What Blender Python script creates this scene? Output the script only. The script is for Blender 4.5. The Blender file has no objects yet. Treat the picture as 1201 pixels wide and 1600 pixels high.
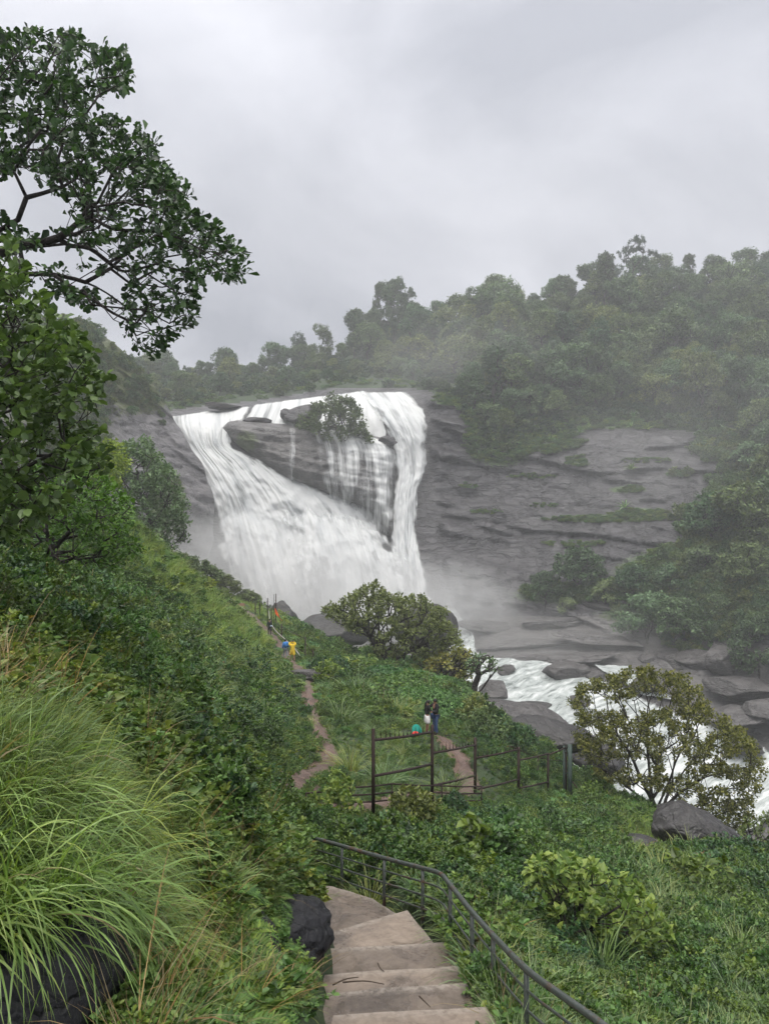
import bpy, bmesh, math, random
import numpy as np
from mathutils import Vector, Matrix, Euler
random.seed(7)
RNG = np.random.default_rng(11)
R = math.radians
scene = bpy.context.scene
COL = scene.collection

# ------------------------------------------------------------------ camera, sky, sun, exposure
cam_d = bpy.data.cameras.new("camera")
cam_d.sensor_fit = 'HORIZONTAL'; cam_d.sensor_width = 36.0; cam_d.lens = 36.0 * 1200.0 / 1201.0
cam_d.clip_start = 0.05; cam_d.clip_end = 6000.0
cam = bpy.data.objects.new("camera", cam_d); COL.objects.link(cam)
cam.location = (0, 0, 0); cam.rotation_euler = (R(90), 0, 0)
scene.camera = cam

SUN_EL, SUN_AZ = R(58), R(200)     # behind the camera, a little to the right; veiled by cloud
world = bpy.data.worlds.new("World"); scene.world = world; world.use_nodes = True
wn = world.node_tree.nodes; wl = world.node_tree.links
for n in list(wn): wn.remove(n)
w_out = wn.new('ShaderNodeOutputWorld'); w_bg = wn.new('ShaderNodeBackground')
w_sky = wn.new('ShaderNodeTexSky'); w_sky.sky_type = 'NISHITA'; w_sky.sun_disc = False
w_sky.sun_elevation = SUN_EL; w_sky.sun_rotation = SUN_AZ; w_sky.dust_density = 4.0
w_tc = wn.new('ShaderNodeTexCoord')
w_sep = wn.new('ShaderNodeSeparateXYZ'); wl.new(w_tc.outputs['Generated'], w_sep.inputs[0])
# overcast layer: cloud deck projected on a plane overhead, so the cloud sheets stretch toward the horizon
w_add = wn.new('ShaderNodeMath'); w_add.operation = 'ADD'; w_add.inputs[1].default_value = 0.35
w_abs = wn.new('ShaderNodeMath'); w_abs.operation = 'ABSOLUTE'
wl.new(w_sep.outputs['Z'], w_abs.inputs[0]); wl.new(w_abs.outputs[0], w_add.inputs[0])
w_div = wn.new('ShaderNodeVectorMath'); w_div.operation = 'SCALE'
w_inv = wn.new('ShaderNodeMath'); w_inv.operation = 'DIVIDE'; w_inv.inputs[0].default_value = 1.0
wl.new(w_add.outputs[0], w_inv.inputs[1]); wl.new(w_tc.outputs['Generated'], w_div.inputs[0]); wl.new(w_inv.outputs[0], w_div.inputs['Scale'])
w_n1 = wn.new('ShaderNodeTexNoise'); w_n1.inputs['Scale'].default_value = 2.1; w_n1.inputs['Detail'].default_value = 6; w_n1.inputs['Roughness'].default_value = 0.52; w_n1.inputs['Distortion'].default_value = 0.5
w_map = wn.new('ShaderNodeMapping'); w_map.inputs['Scale'].default_value = (1.0, 1.0, 1.5); w_map.inputs['Location'].default_value = (3.1, 0.4, 0.2)
w_mv = wn.new('ShaderNodeMixRGB'); w_mv.inputs[0].default_value = 0.4
wl.new(w_tc.outputs['Generated'], w_mv.inputs[1]); wl.new(w_div.outputs[0], w_mv.inputs[2]); wl.new(w_mv.outputs[0], w_map.inputs['Vector']); wl.new(w_map.outputs[0], w_n1.inputs['Vector'])
w_r1 = wn.new('ShaderNodeValToRGB')
w_r1.color_ramp.elements[0].position = 0.34; w_r1.color_ramp.elements[0].color = (0.76, 0.775, 0.80, 1)
w_r1.color_ramp.elements[1].position = 0.66; w_r1.color_ramp.elements[1].color = (1.34, 1.33, 1.31, 1)
wl.new(w_n1.outputs['Fac'], w_r1.inputs['Fac'])
# an overcast sky is brighter overhead than at the horizon
w_gr = wn.new('ShaderNodeValToRGB'); w_gr.color_ramp.interpolation = 'EASE'
w_gr.color_ramp.elements[0].position = 0.0; w_gr.color_ramp.elements[0].color = (0.338, 0.345, 0.385, 1)
w_gr.color_ramp.elements[1].position = 1.0; w_gr.color_ramp.elements[1].color = (2.2, 2.13, 2.02, 1)
e = w_gr.color_ramp.elements.new(0.30); e.color = (0.372, 0.38, 0.42, 1)
e = w_gr.color_ramp.elements.new(0.55); e.color = (0.48, 0.49, 0.54, 1)
wl.new(w_abs.outputs[0], w_gr.inputs['Fac'])
w_mul = wn.new('ShaderNodeMixRGB'); w_mul.blend_type = 'MULTIPLY'; w_mul.inputs[0].default_value = 1.0
wl.new(w_gr.outputs[0], w_mul.inputs[1]); wl.new(w_r1.outputs[0], w_mul.inputs[2])
w_sc = wn.new('ShaderNodeMixRGB'); w_sc.blend_type = 'MULTIPLY'; w_sc.inputs[0].default_value = 1.0; w_sc.inputs[2].default_value = (10, 10, 10, 1)
wl.new(w_mul.outputs[0], w_sc.inputs[1])
w_mix = wn.new('ShaderNodeMixRGB'); w_mix.inputs[0].default_value = 0.97
wl.new(w_sky.outputs[0], w_mix.inputs[1]); wl.new(w_sc.outputs[0], w_mix.inputs[2])
wl.new(w_mix.outputs[0], w_bg.inputs['Color']); w_bg.inputs['Strength'].default_value = 0.1
wl.new(w_bg.outputs[0], w_out.inputs['Surface'])

sun_d = bpy.data.lights.new("sun", 'SUN'); sun_d.energy = 1.5; sun_d.angle = R(35); sun_d.color = (1.0, 0.97, 0.93)
sun = bpy.data.objects.new("sun", sun_d); COL.objects.link(sun)
sdir = Vector((math.sin(SUN_AZ) * math.cos(SUN_EL), math.cos(SUN_AZ) * math.cos(SUN_EL), math.sin(SUN_EL)))
sun.rotation_euler = (-sdir).to_track_quat('-Z', 'Y').to_euler()
sun.location = sdir * 50

scene.view_settings.view_transform = 'Standard'; scene.view_settings.look = 'None'
scene.view_settings.exposure = 0.56; scene.view_settings.gamma = 1.0
scene.render.engine = 'CYCLES'
cy = scene.cycles
cy.max_bounces = 5; cy.diffuse_bounces = 2; cy.glossy_bounces = 2; cy.transmission_bounces = 3
cy.transparent_max_bounces = 8; cy.volume_bounces = 1
cy.caustics_reflective = False; cy.caustics_refractive = False
cy.use_denoising = True
cy.use_adaptive_sampling = True; cy.adaptive_threshold = 0.03; cy.adaptive_min_samples = 16
cy.volume_step_rate = 1.5; cy.volume_max_steps = 96

# ------------------------------------------------------------------ helpers
F = 1200.0
def P(u, v, Y):
    """point at distance Y in front of the viewpoint; 1200 units of u,v span 45 degrees"""
    u = np.asarray(u, float); v = np.asarray(v, float); Y = np.asarray(Y, float)
    return np.stack([(u - 600.5) / F * Y, Y + 0 * u, (800.0 - v) / F * Y], -1)
def PV(u, v, Y): return Vector(P(u, v, Y).tolist())

def hash3(i, j, k, seed):
    h = (i * 374761393 + j * 668265263 + k * 2147483647 + seed * 974634777) & 0xFFFFFFFF
    h = ((h ^ (h >> 13)) * 1274126177) & 0xFFFFFFFF
    h = ((h ^ (h >> 16)) * 2246822519) & 0xFFFFFFFF
    return ((h ^ (h >> 15)) & 0xFFFFFF) / float(0xFFFFFF)
def vnoise(p, seed=0):
    p = np.asarray(p, float); i = np.floor(p).astype(np.int64); f = p - i; f = f * f * (3 - 2 * f)
    out = 0
    for a in (0, 1):
        for b in (0, 1):
            for c in (0, 1):
                w = (f[..., 0] if a else 1 - f[..., 0]) * (f[..., 1] if b else 1 - f[..., 1]) * (f[..., 2] if c else 1 - f[..., 2])
                out = out + w * hash3(i[..., 0] + a, i[..., 1] + b, i[..., 2] + c, seed)
    return out * 2 - 1
def fbm(p, octv=4, seed=0, gain=0.5, lac=2.03):
    p = np.asarray(p, float); s = 0; a = 1.0; t = 0
    for o in range(octv):
        s = s + a * vnoise(p * lac ** o + 13.7 * o, seed + o); t += a; a *= gain
    return s / t
def sstep(a, b, x):
    t = np.clip((x - a) / (b - a), 0, 1); return t * t * (3 - 2 * t)

class RBF:
    """smooth surface through scattered points (linear kernel + plane)"""
    def __init__(s, xy, val, smooth=0.0, power=1.0):
        s.xy = np.asarray(xy, float); n = len(s.xy); s.p = power
        d = np.linalg.norm(s.xy[:, None] - s.xy[None], axis=2) ** power
        A = np.zeros((n + 3, n + 3)); A[:n, :n] = d - smooth * np.eye(n)
        Pm = np.c_[np.ones(n), s.xy]; A[:n, n:] = Pm; A[n:, :n] = Pm.T
        s.w = np.linalg.solve(A, np.r_[np.asarray(val, float), 0, 0, 0])
    def __call__(s, x, y):
        x = np.asarray(x, float); sh = x.shape; q = np.stack([x.ravel(), np.asarray(y, float).ravel()], -1)
        out = np.empty(len(q)); n = len(s.xy)
        for k in range(0, len(q), 20000):
            b = q[k:k + 20000]
            d = np.sqrt(((b[:, None] - s.xy[None]) ** 2).sum(2) + 1e-9) ** s.p
            out[k:k + 20000] = d @ s.w[:n] + s.w[n] + b @ s.w[n + 1:]
        return out.reshape(sh)

def mesh_np(name, V, faces, attrs=None, uv=None, smooth=False, uvdata=None):
    """V (n,3); faces: list of (m,k) index arrays; attrs: {name: per-vertex float}; fattrs via key ('f',name)"""
    me = bpy.data.meshes.new(name)
    V = np.ascontiguousarray(V, np.float32); me.vertices.add(len(V)); me.vertices.foreach_set('co', V.ravel())
    faces = [np.asarray(f, np.int32) for f in faces if len(f)]
    li = np.concatenate([f.ravel() for f in faces]) if faces else np.zeros(0, np.int32)
    ks = np.concatenate([np.full(len(f), f.shape[1], np.int32) for f in faces]) if faces else np.zeros(0, np.int32)
    me.loops.add(len(li)); me.loops.foreach_set('vertex_index', li)
    me.polygons.add(len(ks)); st = np.zeros(len(ks), np.int32)
    if len(ks): st[1:] = np.cumsum(ks)[:-1]
    me.polygons.foreach_set('loop_start', st); me.polygons.foreach_set('loop_total', ks)
    if smooth: me.polygons.foreach_set('use_smooth', np.ones(len(ks), bool))
    for k, a in (attrs or {}).items():
        dom, nm = ('FACE', k[1]) if isinstance(k, tuple) else ('POINT', k)
        at = me.attributes.new(nm, 'FLOAT', dom); at.data.foreach_set('value', np.ascontiguousarray(a, np.float32).ravel())
    if uv is not None:
        l = me.uv_layers.new(name='UVMap'); l.data.foreach_set('uv', np.ascontiguousarray(np.asarray(uv, np.float32)[li]).ravel())
    me.update(calc_edges=True)
    return me
def obj(name, me, mat=None, parent=None):
    o = bpy.data.objects.new(name, me); COL.objects.link(o)
    if mat is not None and me is not None:
        for m in (mat if isinstance(mat, (list, tuple)) else [mat]): me.materials.append(m)
    if parent is not None: o.parent = parent
    return o
def empty(name, loc=(0, 0, 0), rz=0.0):
    o = bpy.data.objects.new(name, None); COL.objects.link(o); o.location = loc; o.rotation_euler = (0, 0, rz)
    o.empty_display_size = 0.2
    return o
def tag(o, label=None, cat=None, group=None, kind=None):
    if label: o['label'] = label
    if cat: o['category'] = cat
    if group: o['group'] = group
    if kind: o['kind'] = kind
    return o
def copy_tree(o, parent=None):
    c = o.copy(); COL.objects.link(c); c.parent = parent
    for ch in list(o.children): copy_tree(ch, c)
    return c
def grid_faces(nr, nc):
    i = np.arange(nr - 1)[:, None] * nc + np.arange(nc - 1)[None]
    return np.stack([i, i + 1, i + nc + 1, i + nc], -1).reshape(-1, 4)
def merge(parts):
    """[(V, [faces])...] -> V, faces"""
    Vs, fs, off = [], {}, 0
    for V, fl in parts:
        Vs.append(V)
        for f in fl:
            f = np.asarray(f)
            if len(f): fs.setdefault(f.shape[1], []).append(f + off)
        off += len(V)
    return np.concatenate(Vs), [np.concatenate(x) for x in fs.values()]
def tubes(A, B, ra, rb, k=6):
    """separate tapered tubes from A[i] to B[i]"""
    A = np.atleast_2d(np.asarray(A, float)); B = np.atleast_2d(np.asarray(B, float)); n = len(A)
    ra = np.broadcast_to(np.asarray(ra, float), n); rb = np.broadcast_to(np.asarray(rb, float), n)
    d = B - A; L = np.linalg.norm(d, axis=1, keepdims=True) + 1e-9; d = d / L
    ref = np.where(np.abs(d[:, 2:3]) > 0.9, np.array([[1., 0, 0]]), np.array([[0., 0, 1]]))
    x = np.cross(ref, d); x /= np.linalg.norm(x, axis=1, keepdims=True) + 1e-9; y = np.cross(d, x)
    an = np.arange(k) / k * 2 * np.pi
    ring = np.cos(an)[None, :, None] * x[:, None] + np.sin(an)[None, :, None] * y[:, None]
    V = np.concatenate([A[:, None] + ring * ra[:, None, None], B[:, None] + ring * rb[:, None, None]], 1).reshape(-1, 3)
    b = np.arange(n)[:, None] * 2 * k; j = np.arange(k)[None]; j2 = (j + 1) % k
    side = np.stack([b + j, b + j2, b + k + j2, b + k + j], -1).reshape(-1, 4)
    cap = np.concatenate([b + k + np.arange(k)[None], b + np.arange(k)[::-1][None]])
    return V, [side, cap]
def sweep(pts, rad, k=8, closed_caps=True):
    """one continuous tube along a polyline"""
    p = np.asarray(pts, float); n = len(p); rad = np.broadcast_to(np.asarray(rad, float), n)
    t = np.gradient(p, axis=0); t /= np.linalg.norm(t, axis=1, keepdims=True) + 1e-9
    ref = np.array([0., 0, 1]) if abs(t[0][2]) < 0.9 else np.array([1., 0, 0])
    V = []; an = np.arange(k) / k * 2 * np.pi
    x = np.cross(ref, t[0]); x /= np.linalg.norm(x)
    for i in range(n):
        x = x - t[i] * (x @ t[i]); x /= np.linalg.norm(x) + 1e-9; y = np.cross(t[i], x)
        V.append(p[i] + rad[i] * (np.cos(an)[:, None] * x + np.sin(an)[:, None] * y))
    V = np.concatenate(V)
    i = np.arange(n - 1)[:, None] * k; j = np.arange(k)[None]; j2 = (j + 1) % k
    side = np.stack([i + j, i + j2, i + k + j2, i + k + j], -1).reshape(-1, 4)
    caps = np.array([np.arange(k)[::-1], (n - 1) * k + np.arange(k)])
    return V, [side, caps]
def box(c, sx, sy, sz):
    c = np.asarray(c, float)
    V = np.array([[x, y, z] for z in (-.5, .5) for y in (-.5, .5) for x in (-.5, .5)]) * [sx, sy, sz] + c
    return V, [np.array([[0, 2, 3, 1], [4, 5, 7, 6], [0, 1, 5, 4], [2, 6, 7, 3], [0, 4, 6, 2], [1, 3, 7, 5]])]
_ico = {}
def ico(sub):
    if sub not in _ico:
        bm = bmesh.new(); bmesh.ops.create_icosphere(bm, subdivisions=sub, radius=1.0)
        bm.verts.ensure_lookup_table()
        _ico[sub] = (np.array([v.co[:] for v in bm.verts]), np.array([[v.index for v in f.verts] for f in bm.faces])); bm.free()
    return _ico[sub]
def boulder(seed, size=(1, 1, 1), sub=4, cuts=9, rough=0.06, cutd=(0.62, 0.92)):
    r = np.random.default_rng(seed); V, Fc = ico(sub); V = V.copy()
    for _ in range(cuts):
        n = r.normal(size=3); n /= np.linalg.norm(n); d = r.uniform(*cutd)
        s = V @ n; ex = np.maximum(s - d, 0); V = V - ex[:, None] * n * 0.93
    V = V * (1 + 0.12 * fbm(V * 1.3 + seed, 3, seed)[:, None]) + 0
    N = V / np.linalg.norm(V, axis=1, keepdims=True)
    V = V + N * (rough * fbm(V * 4 + seed, 4, seed + 5))[:, None]
    return V * np.asarray(size), [Fc]
def spl(pts, n):
    """Catmull-Rom resample of a polyline"""
    p = np.asarray(pts, float); m = len(p); q = np.vstack([2 * p[0] - p[1], p, 2 * p[-1] - p[-2]])
    t = np.linspace(0, m - 1 - 1e-6, n); i = t.astype(int); f = (t - i)[:, None]
    a, b, c, d = q[i], q[i + 1], q[i + 2], q[i + 3]
    return 0.5 * ((2 * b) + (-a + c) * f + (2 * a - 5 * b + 4 * c - d) * f ** 2 + (-a + 3 * b - 3 * c + d) * f ** 3)
def interp_poly(y, pts):
    pts = np.asarray(pts, float); return np.interp(y, pts[:, 0], pts[:, 1])
def in_poly(u, v, poly):
    u = np.asarray(u, float); v = np.asarray(v, float); c = np.zeros(u.shape, bool); n = len(poly)
    for i in range(n):
        x1, y1 = poly[i]; x2, y2 = poly[(i + 1) % n]
        if y1 == y2: continue
        c ^= ((y1 > v) != (y2 > v)) & (u < (x2 - x1) * (v - y1) / (y2 - y1) + x1)
    return c
def seg_dist(x, y, line):
    d = np.full(np.shape(x), 1e9); line = np.asarray(line, float)
    for a, b in zip(line[:-1], line[1:]):
        ab = b[:2] - a[:2]; t = np.clip(((x - a[0]) * ab[0] + (y - a[1]) * ab[1]) / (ab @ ab + 1e-9), 0, 1)
        d = np.minimum(d, np.hypot(x - a[0] - t * ab[0], y - a[1] - t * ab[1]))
    return d

# ------------------------------------------------------------------ materials
def new_mat(name):
    m = bpy.data.materials.new(name); m.use_nodes = True
    nt = m.node_tree
    for n in list(nt.nodes): nt.nodes.remove(n)
    out = nt.nodes.new('ShaderNodeOutputMaterial')
    return m, nt, out
def N(nt, t, **kw):
    n = nt.nodes.new(t)
    for k, v in kw.items():
        if k.startswith('_'): setattr(n, k[1:], v)
        else: n.inputs[k.replace('__', ' ')].default_value = v
    return n
def ramp(nt, src, stops):
    r = nt.nodes.new('ShaderNodeValToRGB'); el = r.color_ramp.elements
    while len(el) < len(stops): el.new(0.5)
    for e_, (p, c) in zip(el, stops):
        e_.position = p; e_.color = (*c, 1) if len(c) == 3 else c
    nt.links.new(src, r.inputs['Fac']); return r.outputs[0]
def noise(nt, vec, scale, detail=4, rough=0.55, dist=0.0):
    n = N(nt, 'ShaderNodeTexNoise', Scale=scale, Detail=detail, Roughness=rough, Distortion=dist)
    if vec is not None: nt.links.new(vec, n.inputs['Vector'])
    return n.outputs['Fac']
def mixc(nt, fac, a, b, mode='MIX'):
    m = nt.nodes.new('ShaderNodeMixRGB'); m.blend_type = mode
    for i, x in ((0, fac), (1, a), (2, b)):
        if hasattr(x, 'node'): nt.links.new(x, m.inputs[i])
        else: m.inputs[i].default_value = x if i == 0 else ((*x, 1) if len(x) == 3 else x)
    return m.outputs[0]
def mth(nt, op, a, b=None, clamp=False):
    m = nt.nodes.new('ShaderNodeMath'); m.operation = op; m.use_clamp = clamp
    for i, x in ((0, a), (1, b)):
        if x is None: continue
        if hasattr(x, 'node'): nt.links.new(x, m.inputs[i])
        else: m.inputs[i].default_value = x
    return m.outputs[0]
def attr(nt, name):
    a = nt.nodes.new('ShaderNodeAttribute'); a.attribute_name = name; return a.outputs['Fac']
def bump(nt, h, strength=0.4, dist=0.05):
    b = N(nt, 'ShaderNodeBump', Strength=strength, Distance=dist); nt.links.new(h, b.inputs['Height']); return b.outputs[0]

def leaf_mat(name, dark, mid, light, trans=0.28, rough=0.45, spec=0.35, odd=None, oddp=0.93):
    """leaves: per-leaf and per-plant colour, a waxy wet sheen, light passing through the blade"""
    dark, mid, light = (tuple(x * g_ for x in c) for c, g_ in ((dark, 0.95), (mid, 1.34), (light, 1.68)))
    m, nt, out = new_mat(name)
    rnd = attr(nt, 'rnd'); oi = nt.nodes.new('ShaderNodeObjectInfo')
    k = mth(nt, 'ADD', mth(nt, 'MULTIPLY', rnd, 0.66), mth(nt, 'MULTIPLY', oi.outputs['Random'], 0.34))
    st = [(0.05, dark), (0.5, mid), (0.88, light)]
    if odd: st += [(oddp, light), (min(oddp + 0.02, 1), odd)]
    c = ramp(nt, k, st)
    hue = mth(nt, 'FRACT', mth(nt, 'MULTIPLY', oi.outputs['Random'], 7.31))   # each plant leans a little to yellow or to blue-green
    c = mixc(nt, 1.0, c, ramp(nt, hue, [(0.0, (0.80, 0.96, 1.10)), (0.5, (1, 1, 1)), (1.0, (1.28, 1.05, 0.72))]), 'MULTIPLY')
    b = N(nt, 'ShaderNodeBsdfPrincipled', Roughness=rough); nt.links.new(c, b.inputs['Base Color'])
    b.inputs['Specular IOR Level'].default_value = spec
    t = N(nt, 'ShaderNodeBsdfTranslucent'); nt.links.new(mixc(nt, 1.0, c, (1.25, 1.3, 0.6), 'MULTIPLY'), t.inputs['Color'])
    mx = N(nt, 'ShaderNodeMixShader', Fac=trans); nt.links.new(b.outputs[0], mx.inputs[1]); nt.links.new(t.outputs[0], mx.inputs[2])
    nt.links.new(mx.outputs[0], out.inputs[0]); return m
def simple_mat(name, col, rough=0.7, metal=0.0, vary=0.25, scale=8, spec=0.4, bmp=0.0, coords='Object'):
    m, nt, out = new_mat(name); tc = nt.nodes.new('ShaderNodeTexCoord')
    n = noise(nt, tc.outputs[coords], scale, 5)
    c = mixc(nt, n, tuple(x * (1 - vary) for x in col), tuple(min(1, x * (1 + vary)) for x in col))
    b = N(nt, 'ShaderNodeBsdfPrincipled', Roughness=rough, Metallic=metal); nt.links.new(c, b.inputs['Base Color'])
    b.inputs['Specular IOR Level'].default_value = spec
    if bmp: nt.links.new(bump(nt, n, bmp, 0.02), b.inputs['Normal'])
    nt.links.new(b.outputs[0], out.inputs[0]); return m
def rock_mat(name, c0, c1, c2, scale=0.2, rough=0.5, strata=True, streak=0.5, coords='Position', moss=None, bstr=0.6, bdist=0.3, spec=0.5, cracks=0.8):
    m, nt, out = new_mat(name)
    if coords == 'Position': vec = nt.nodes.new('ShaderNodeNewGeometry').outputs['Position']
    else: vec = nt.nodes.new('ShaderNodeTexCoord').outputs['Object']
    big = noise(nt, vec, scale * 0.5, 5, 0.6, 0.4); fine = noise(nt, vec, scale * 6, 6, 0.65)
    mp = N(nt, 'ShaderNodeMapping'); mp.inputs['Scale'].default_value = (0.22, 0.22, 1.6) if strata else (1, 1, 1)
    mp.inputs['Rotation'].default_value = (0.0, R(7), 0); nt.links.new(vec, mp.inputs['Vector'])
    lay = noise(nt, mp.outputs[0], scale * 2.6, 6, 0.62, 0.6)
    mp2 = N(nt, 'ShaderNodeMapping'); mp2.inputs['Scale'].default_value = (1.2, 1.2, 0.08); nt.links.new(vec, mp2.inputs['Vector'])
    run = noise(nt, mp2.outputs[0], scale * 2.0, 4, 0.6)
    k = mth(nt, 'ADD', mth(nt, 'MULTIPLY', big, 0.45), mth(nt, 'MULTIPLY', lay, 0.55))
    c = ramp(nt, k, [(0.33, c0), (0.5, c1), (0.68, c2)])
    c = mixc(nt, 0.35, c, ramp(nt, fine, [(0.3, c0), (0.72, c2)]))
    dk = ramp(nt, run, [(0.42, (1, 1, 1)), (0.62, (0.45, 0.45, 0.47))])
    c = mixc(nt, streak, c, dk, 'MULTIPLY')
    mp3 = N(nt, 'ShaderNodeMapping'); mp3.inputs['Scale'].default_value = (0.35, 0.35, 1.0) if strata else (1, 1, 1); mp3.inputs['Rotation'].default_value = (0.1, R(-9), 0); nt.links.new(vec, mp3.inputs['Vector'])
    wob = nt.nodes.new('ShaderNodeVectorMath'); wob.operation = 'ADD'; nn = N(nt, 'ShaderNodeTexNoise', Scale=scale * 3, Detail=4.0); nt.links.new(vec, nn.inputs['Vector']); sv = nt.nodes.new('ShaderNodeVectorMath'); sv.operation = 'SCALE'; sv.inputs['Scale'].default_value = 0.55 / scale; nt.links.new(nn.outputs['Color'], sv.inputs[0]); nt.links.new(mp3.outputs[0], wob.inputs[0]); nt.links.new(sv.outputs[0], wob.inputs[1])
    vor = N(nt, 'ShaderNodeTexVoronoi', Scale=scale * 1.5); vor.feature = 'DISTANCE_TO_EDGE'; nt.links.new(wob.outputs[0], vor.inputs['Vector'])
    crk = ramp(nt, vor.outputs['Distance'], [(0.0, (0.25, 0.25, 0.26)), (0.035, (0.8, 0.8, 0.8)), (0.08, (1, 1, 1))])
    c = mixc(nt, mth(nt, 'MULTIPLY', ramp(nt, big, [(0.4, (0, 0, 0)), (0.55, (1, 1, 1))]), cracks), c, crk, 'MULTIPLY')
    if moss:
        mk = ramp(nt, mth(nt, 'ADD', attr(nt, 'moss'), mth(nt, 'MULTIPLY', mth(nt, 'SUBTRACT', fine, 0.5), 1.2)), [(0.45, (0, 0, 0)), (0.6, (1, 1, 1))])
        c = mixc(nt, mk, c, mixc(nt, fine, tuple(x * 0.5 for x in moss), tuple(x * 1.5 for x in moss)))
    b = N(nt, 'ShaderNodeBsdfPrincipled'); nt.links.new(c, b.inputs['Base Color'])
    b.inputs['Specular IOR Level'].default_value = spec
    nt.links.new(ramp(nt, big, [(0.3, (rough - 0.15,) * 3), (0.7, (min(1, rough + 0.2),) * 3)]), b.inputs['Roughness'])
    h = mth(nt, 'ADD', mth(nt, 'ADD', mth(nt, 'MULTIPLY', lay, 1.0), mth(nt, 'MULTIPLY', fine, 0.35)), mth(nt, 'MULTIPLY', mth(nt, 'MINIMUM', vor.outputs['Distance'], 0.12), 3.0))
    nt.links.new(bump(nt, h, bstr, bdist), b.inputs['Normal'])
    nt.links.new(b.outputs[0], out.inputs[0]); return m
# ------------------------------------------------------------------ near hillside: height as a smooth function of bearing and distance
NEAR = [ # u, v, distance
 # under the viewpoint and along the stairs
 (600,1760,2.4),(600,1700,4.0),(640,1690,5.6),(640,1600,7.4),(630,1553,8.3),(620,1525,9.0),(610,1498,10.0),(590,1475,11.2),(560,1440,12.4),(500,1400,13.2),
 (300,1800,2.0),(900,1900,2.0),(600,2000,1.5),(0,1950,1.8),(-300,1600,2.3),(1500,1950,2.2),
 # left bank beside the stairs
 (500,1590,7.6),(500,1520,9.0),(492,1430,9.6),(480,1395,11.0),(400,1560,6.6),(250,1610,4.8),(430,1410,8.6),(330,1440,6.6),
 (0,1440,3.0),(150,1500,3.3),(180,1340,4.0),(330,1330,5.6),(0,1180,3.6),(-200,1200,3.2),(120,1180,4.6),(260,1230,6.0),(380,1300,8.5),(450,1340,11.5),
 # slope rising to the left
 (0,1040,6.5),(150,1070,8.0),(-250,950,6.5),(0,960,11),(200,1010,13),(330,1130,15),(400,1200,17),(455,1255,18),(478,1300,16),
 (0,860,22),(-300,760,18),(100,900,30),(220,960,32),(300,1020,36),(380,1090,36),(430,1150,30),(455,1200,27),
 (0,800,45),(-200,700,50),(150,815,55),(215,825,60),(285,885,66),(350,950,76),(250,900,50),(340,990,56),(400,1045,52),
 # path along the hill
 (490,1215,26),(520,1190,29),(502,1145,35),(487,1115,39),(483,1085,45),(478,1062,54),(452,1036,64),(425,995,78),(398,968,88),(365,940,97),(350,928,105),
 # right of the path, down to the edge of the gorge
 (540,1240,24),(560,1170,33),(570,1110,43),(555,1070,52),(530,1040,64),(500,1012,80),(470,985,96),(440,965,112),
 (620,1090,48),(590,1045,72),(650,1055,68),(640,1130,40),(690,1155,37),(700,1120,45),(740,1105,58),(720,1075,68),(690,1030,84),
 (600,1265,21),(675,1255,23),(742,1236,28),(700,1200,31),(760,1180,35),(810,1245,31.5),(855,1240,36),(890,1248,38),(800,1150,45),(860,1165,52),(810,1118,60),
 (640,1300,17),(560,1300,17),(520,1330,15),(620,1360,13.5),(700,1310,17),(800,1310,20),(880,1300,25),(960,1260,38),(930,1225,44),
 (1030,1285,37),(1020,1330,30),(1100,1350,30),(1150,1345,31),(1201,1365,28.5),(1350,1420,26),
 (700,1400,12),(760,1460,10.5),(820,1480,11),(880,1470,14),(850,1390,15.5),(960,1390,19),(1050,1400,21),(1201,1450,19),(1000,1480,15),(1100,1500,15.5),
 (760,1580,8.0),(830,1640,7.2),(880,1560,9.5),(950,1620,9),(1000,1560,11.5),(1201,1600,12),(1201,1750,8),(1500,1650,12),(900,1800,5),(1500,1560,22),
 # falling away out of sight behind the edge
 (300,915,95),(200,862,90),(100,830,90),(345,948,118),(260,905,125),(390,1010,130),(0,850,120),(-300,760,120),
 (420,1040,140),(520,1040,110),(560,1080,140),(640,1070,100),(700,1110,90),(720,1140,110),(800,1190,78),(800,1200,110),(880,1240,66),(950,1300,58),(1040,1350,50),(1040,1370,75),(1150,1420,42),(1201,1440,40),(1201,1460,65),(1400,1500,40),(1500,1500,80),(600,1150,150),(900,1260,120),
]
_nr = np.array(NEAR, float)
# v - 800 scales like the drop; interpolate v over (bearing, log distance)
LS = 520.0
near_v = RBF(np.c_[_nr[:, 0], np.log(_nr[:, 2]) * LS], _nr[:, 1], smooth=6.0)
def ground_uv(u, Y):
    v = near_v(u, np.log(Y) * LS)
    p = P(u, v, Y)
    z = p[..., 2] + np.minimum(0.05 * np.asarray(Y) ** 0.75, 0.8) * 0.6 * fbm(np.stack([p[..., 0] / (0.35 * Y ** 0.6), p[..., 1] / (0.35 * Y ** 0.6), 0 * p[..., 0]], -1), 4, 3)
    return np.stack([p[..., 0], p[..., 1], z], -1)
def ground(x, y):
    x = np.asarray(x, float); y = np.maximum(np.asarray(y, float), 1.2)
    return ground_uv(600.5 + x / y * F, y)[..., 2]

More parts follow.
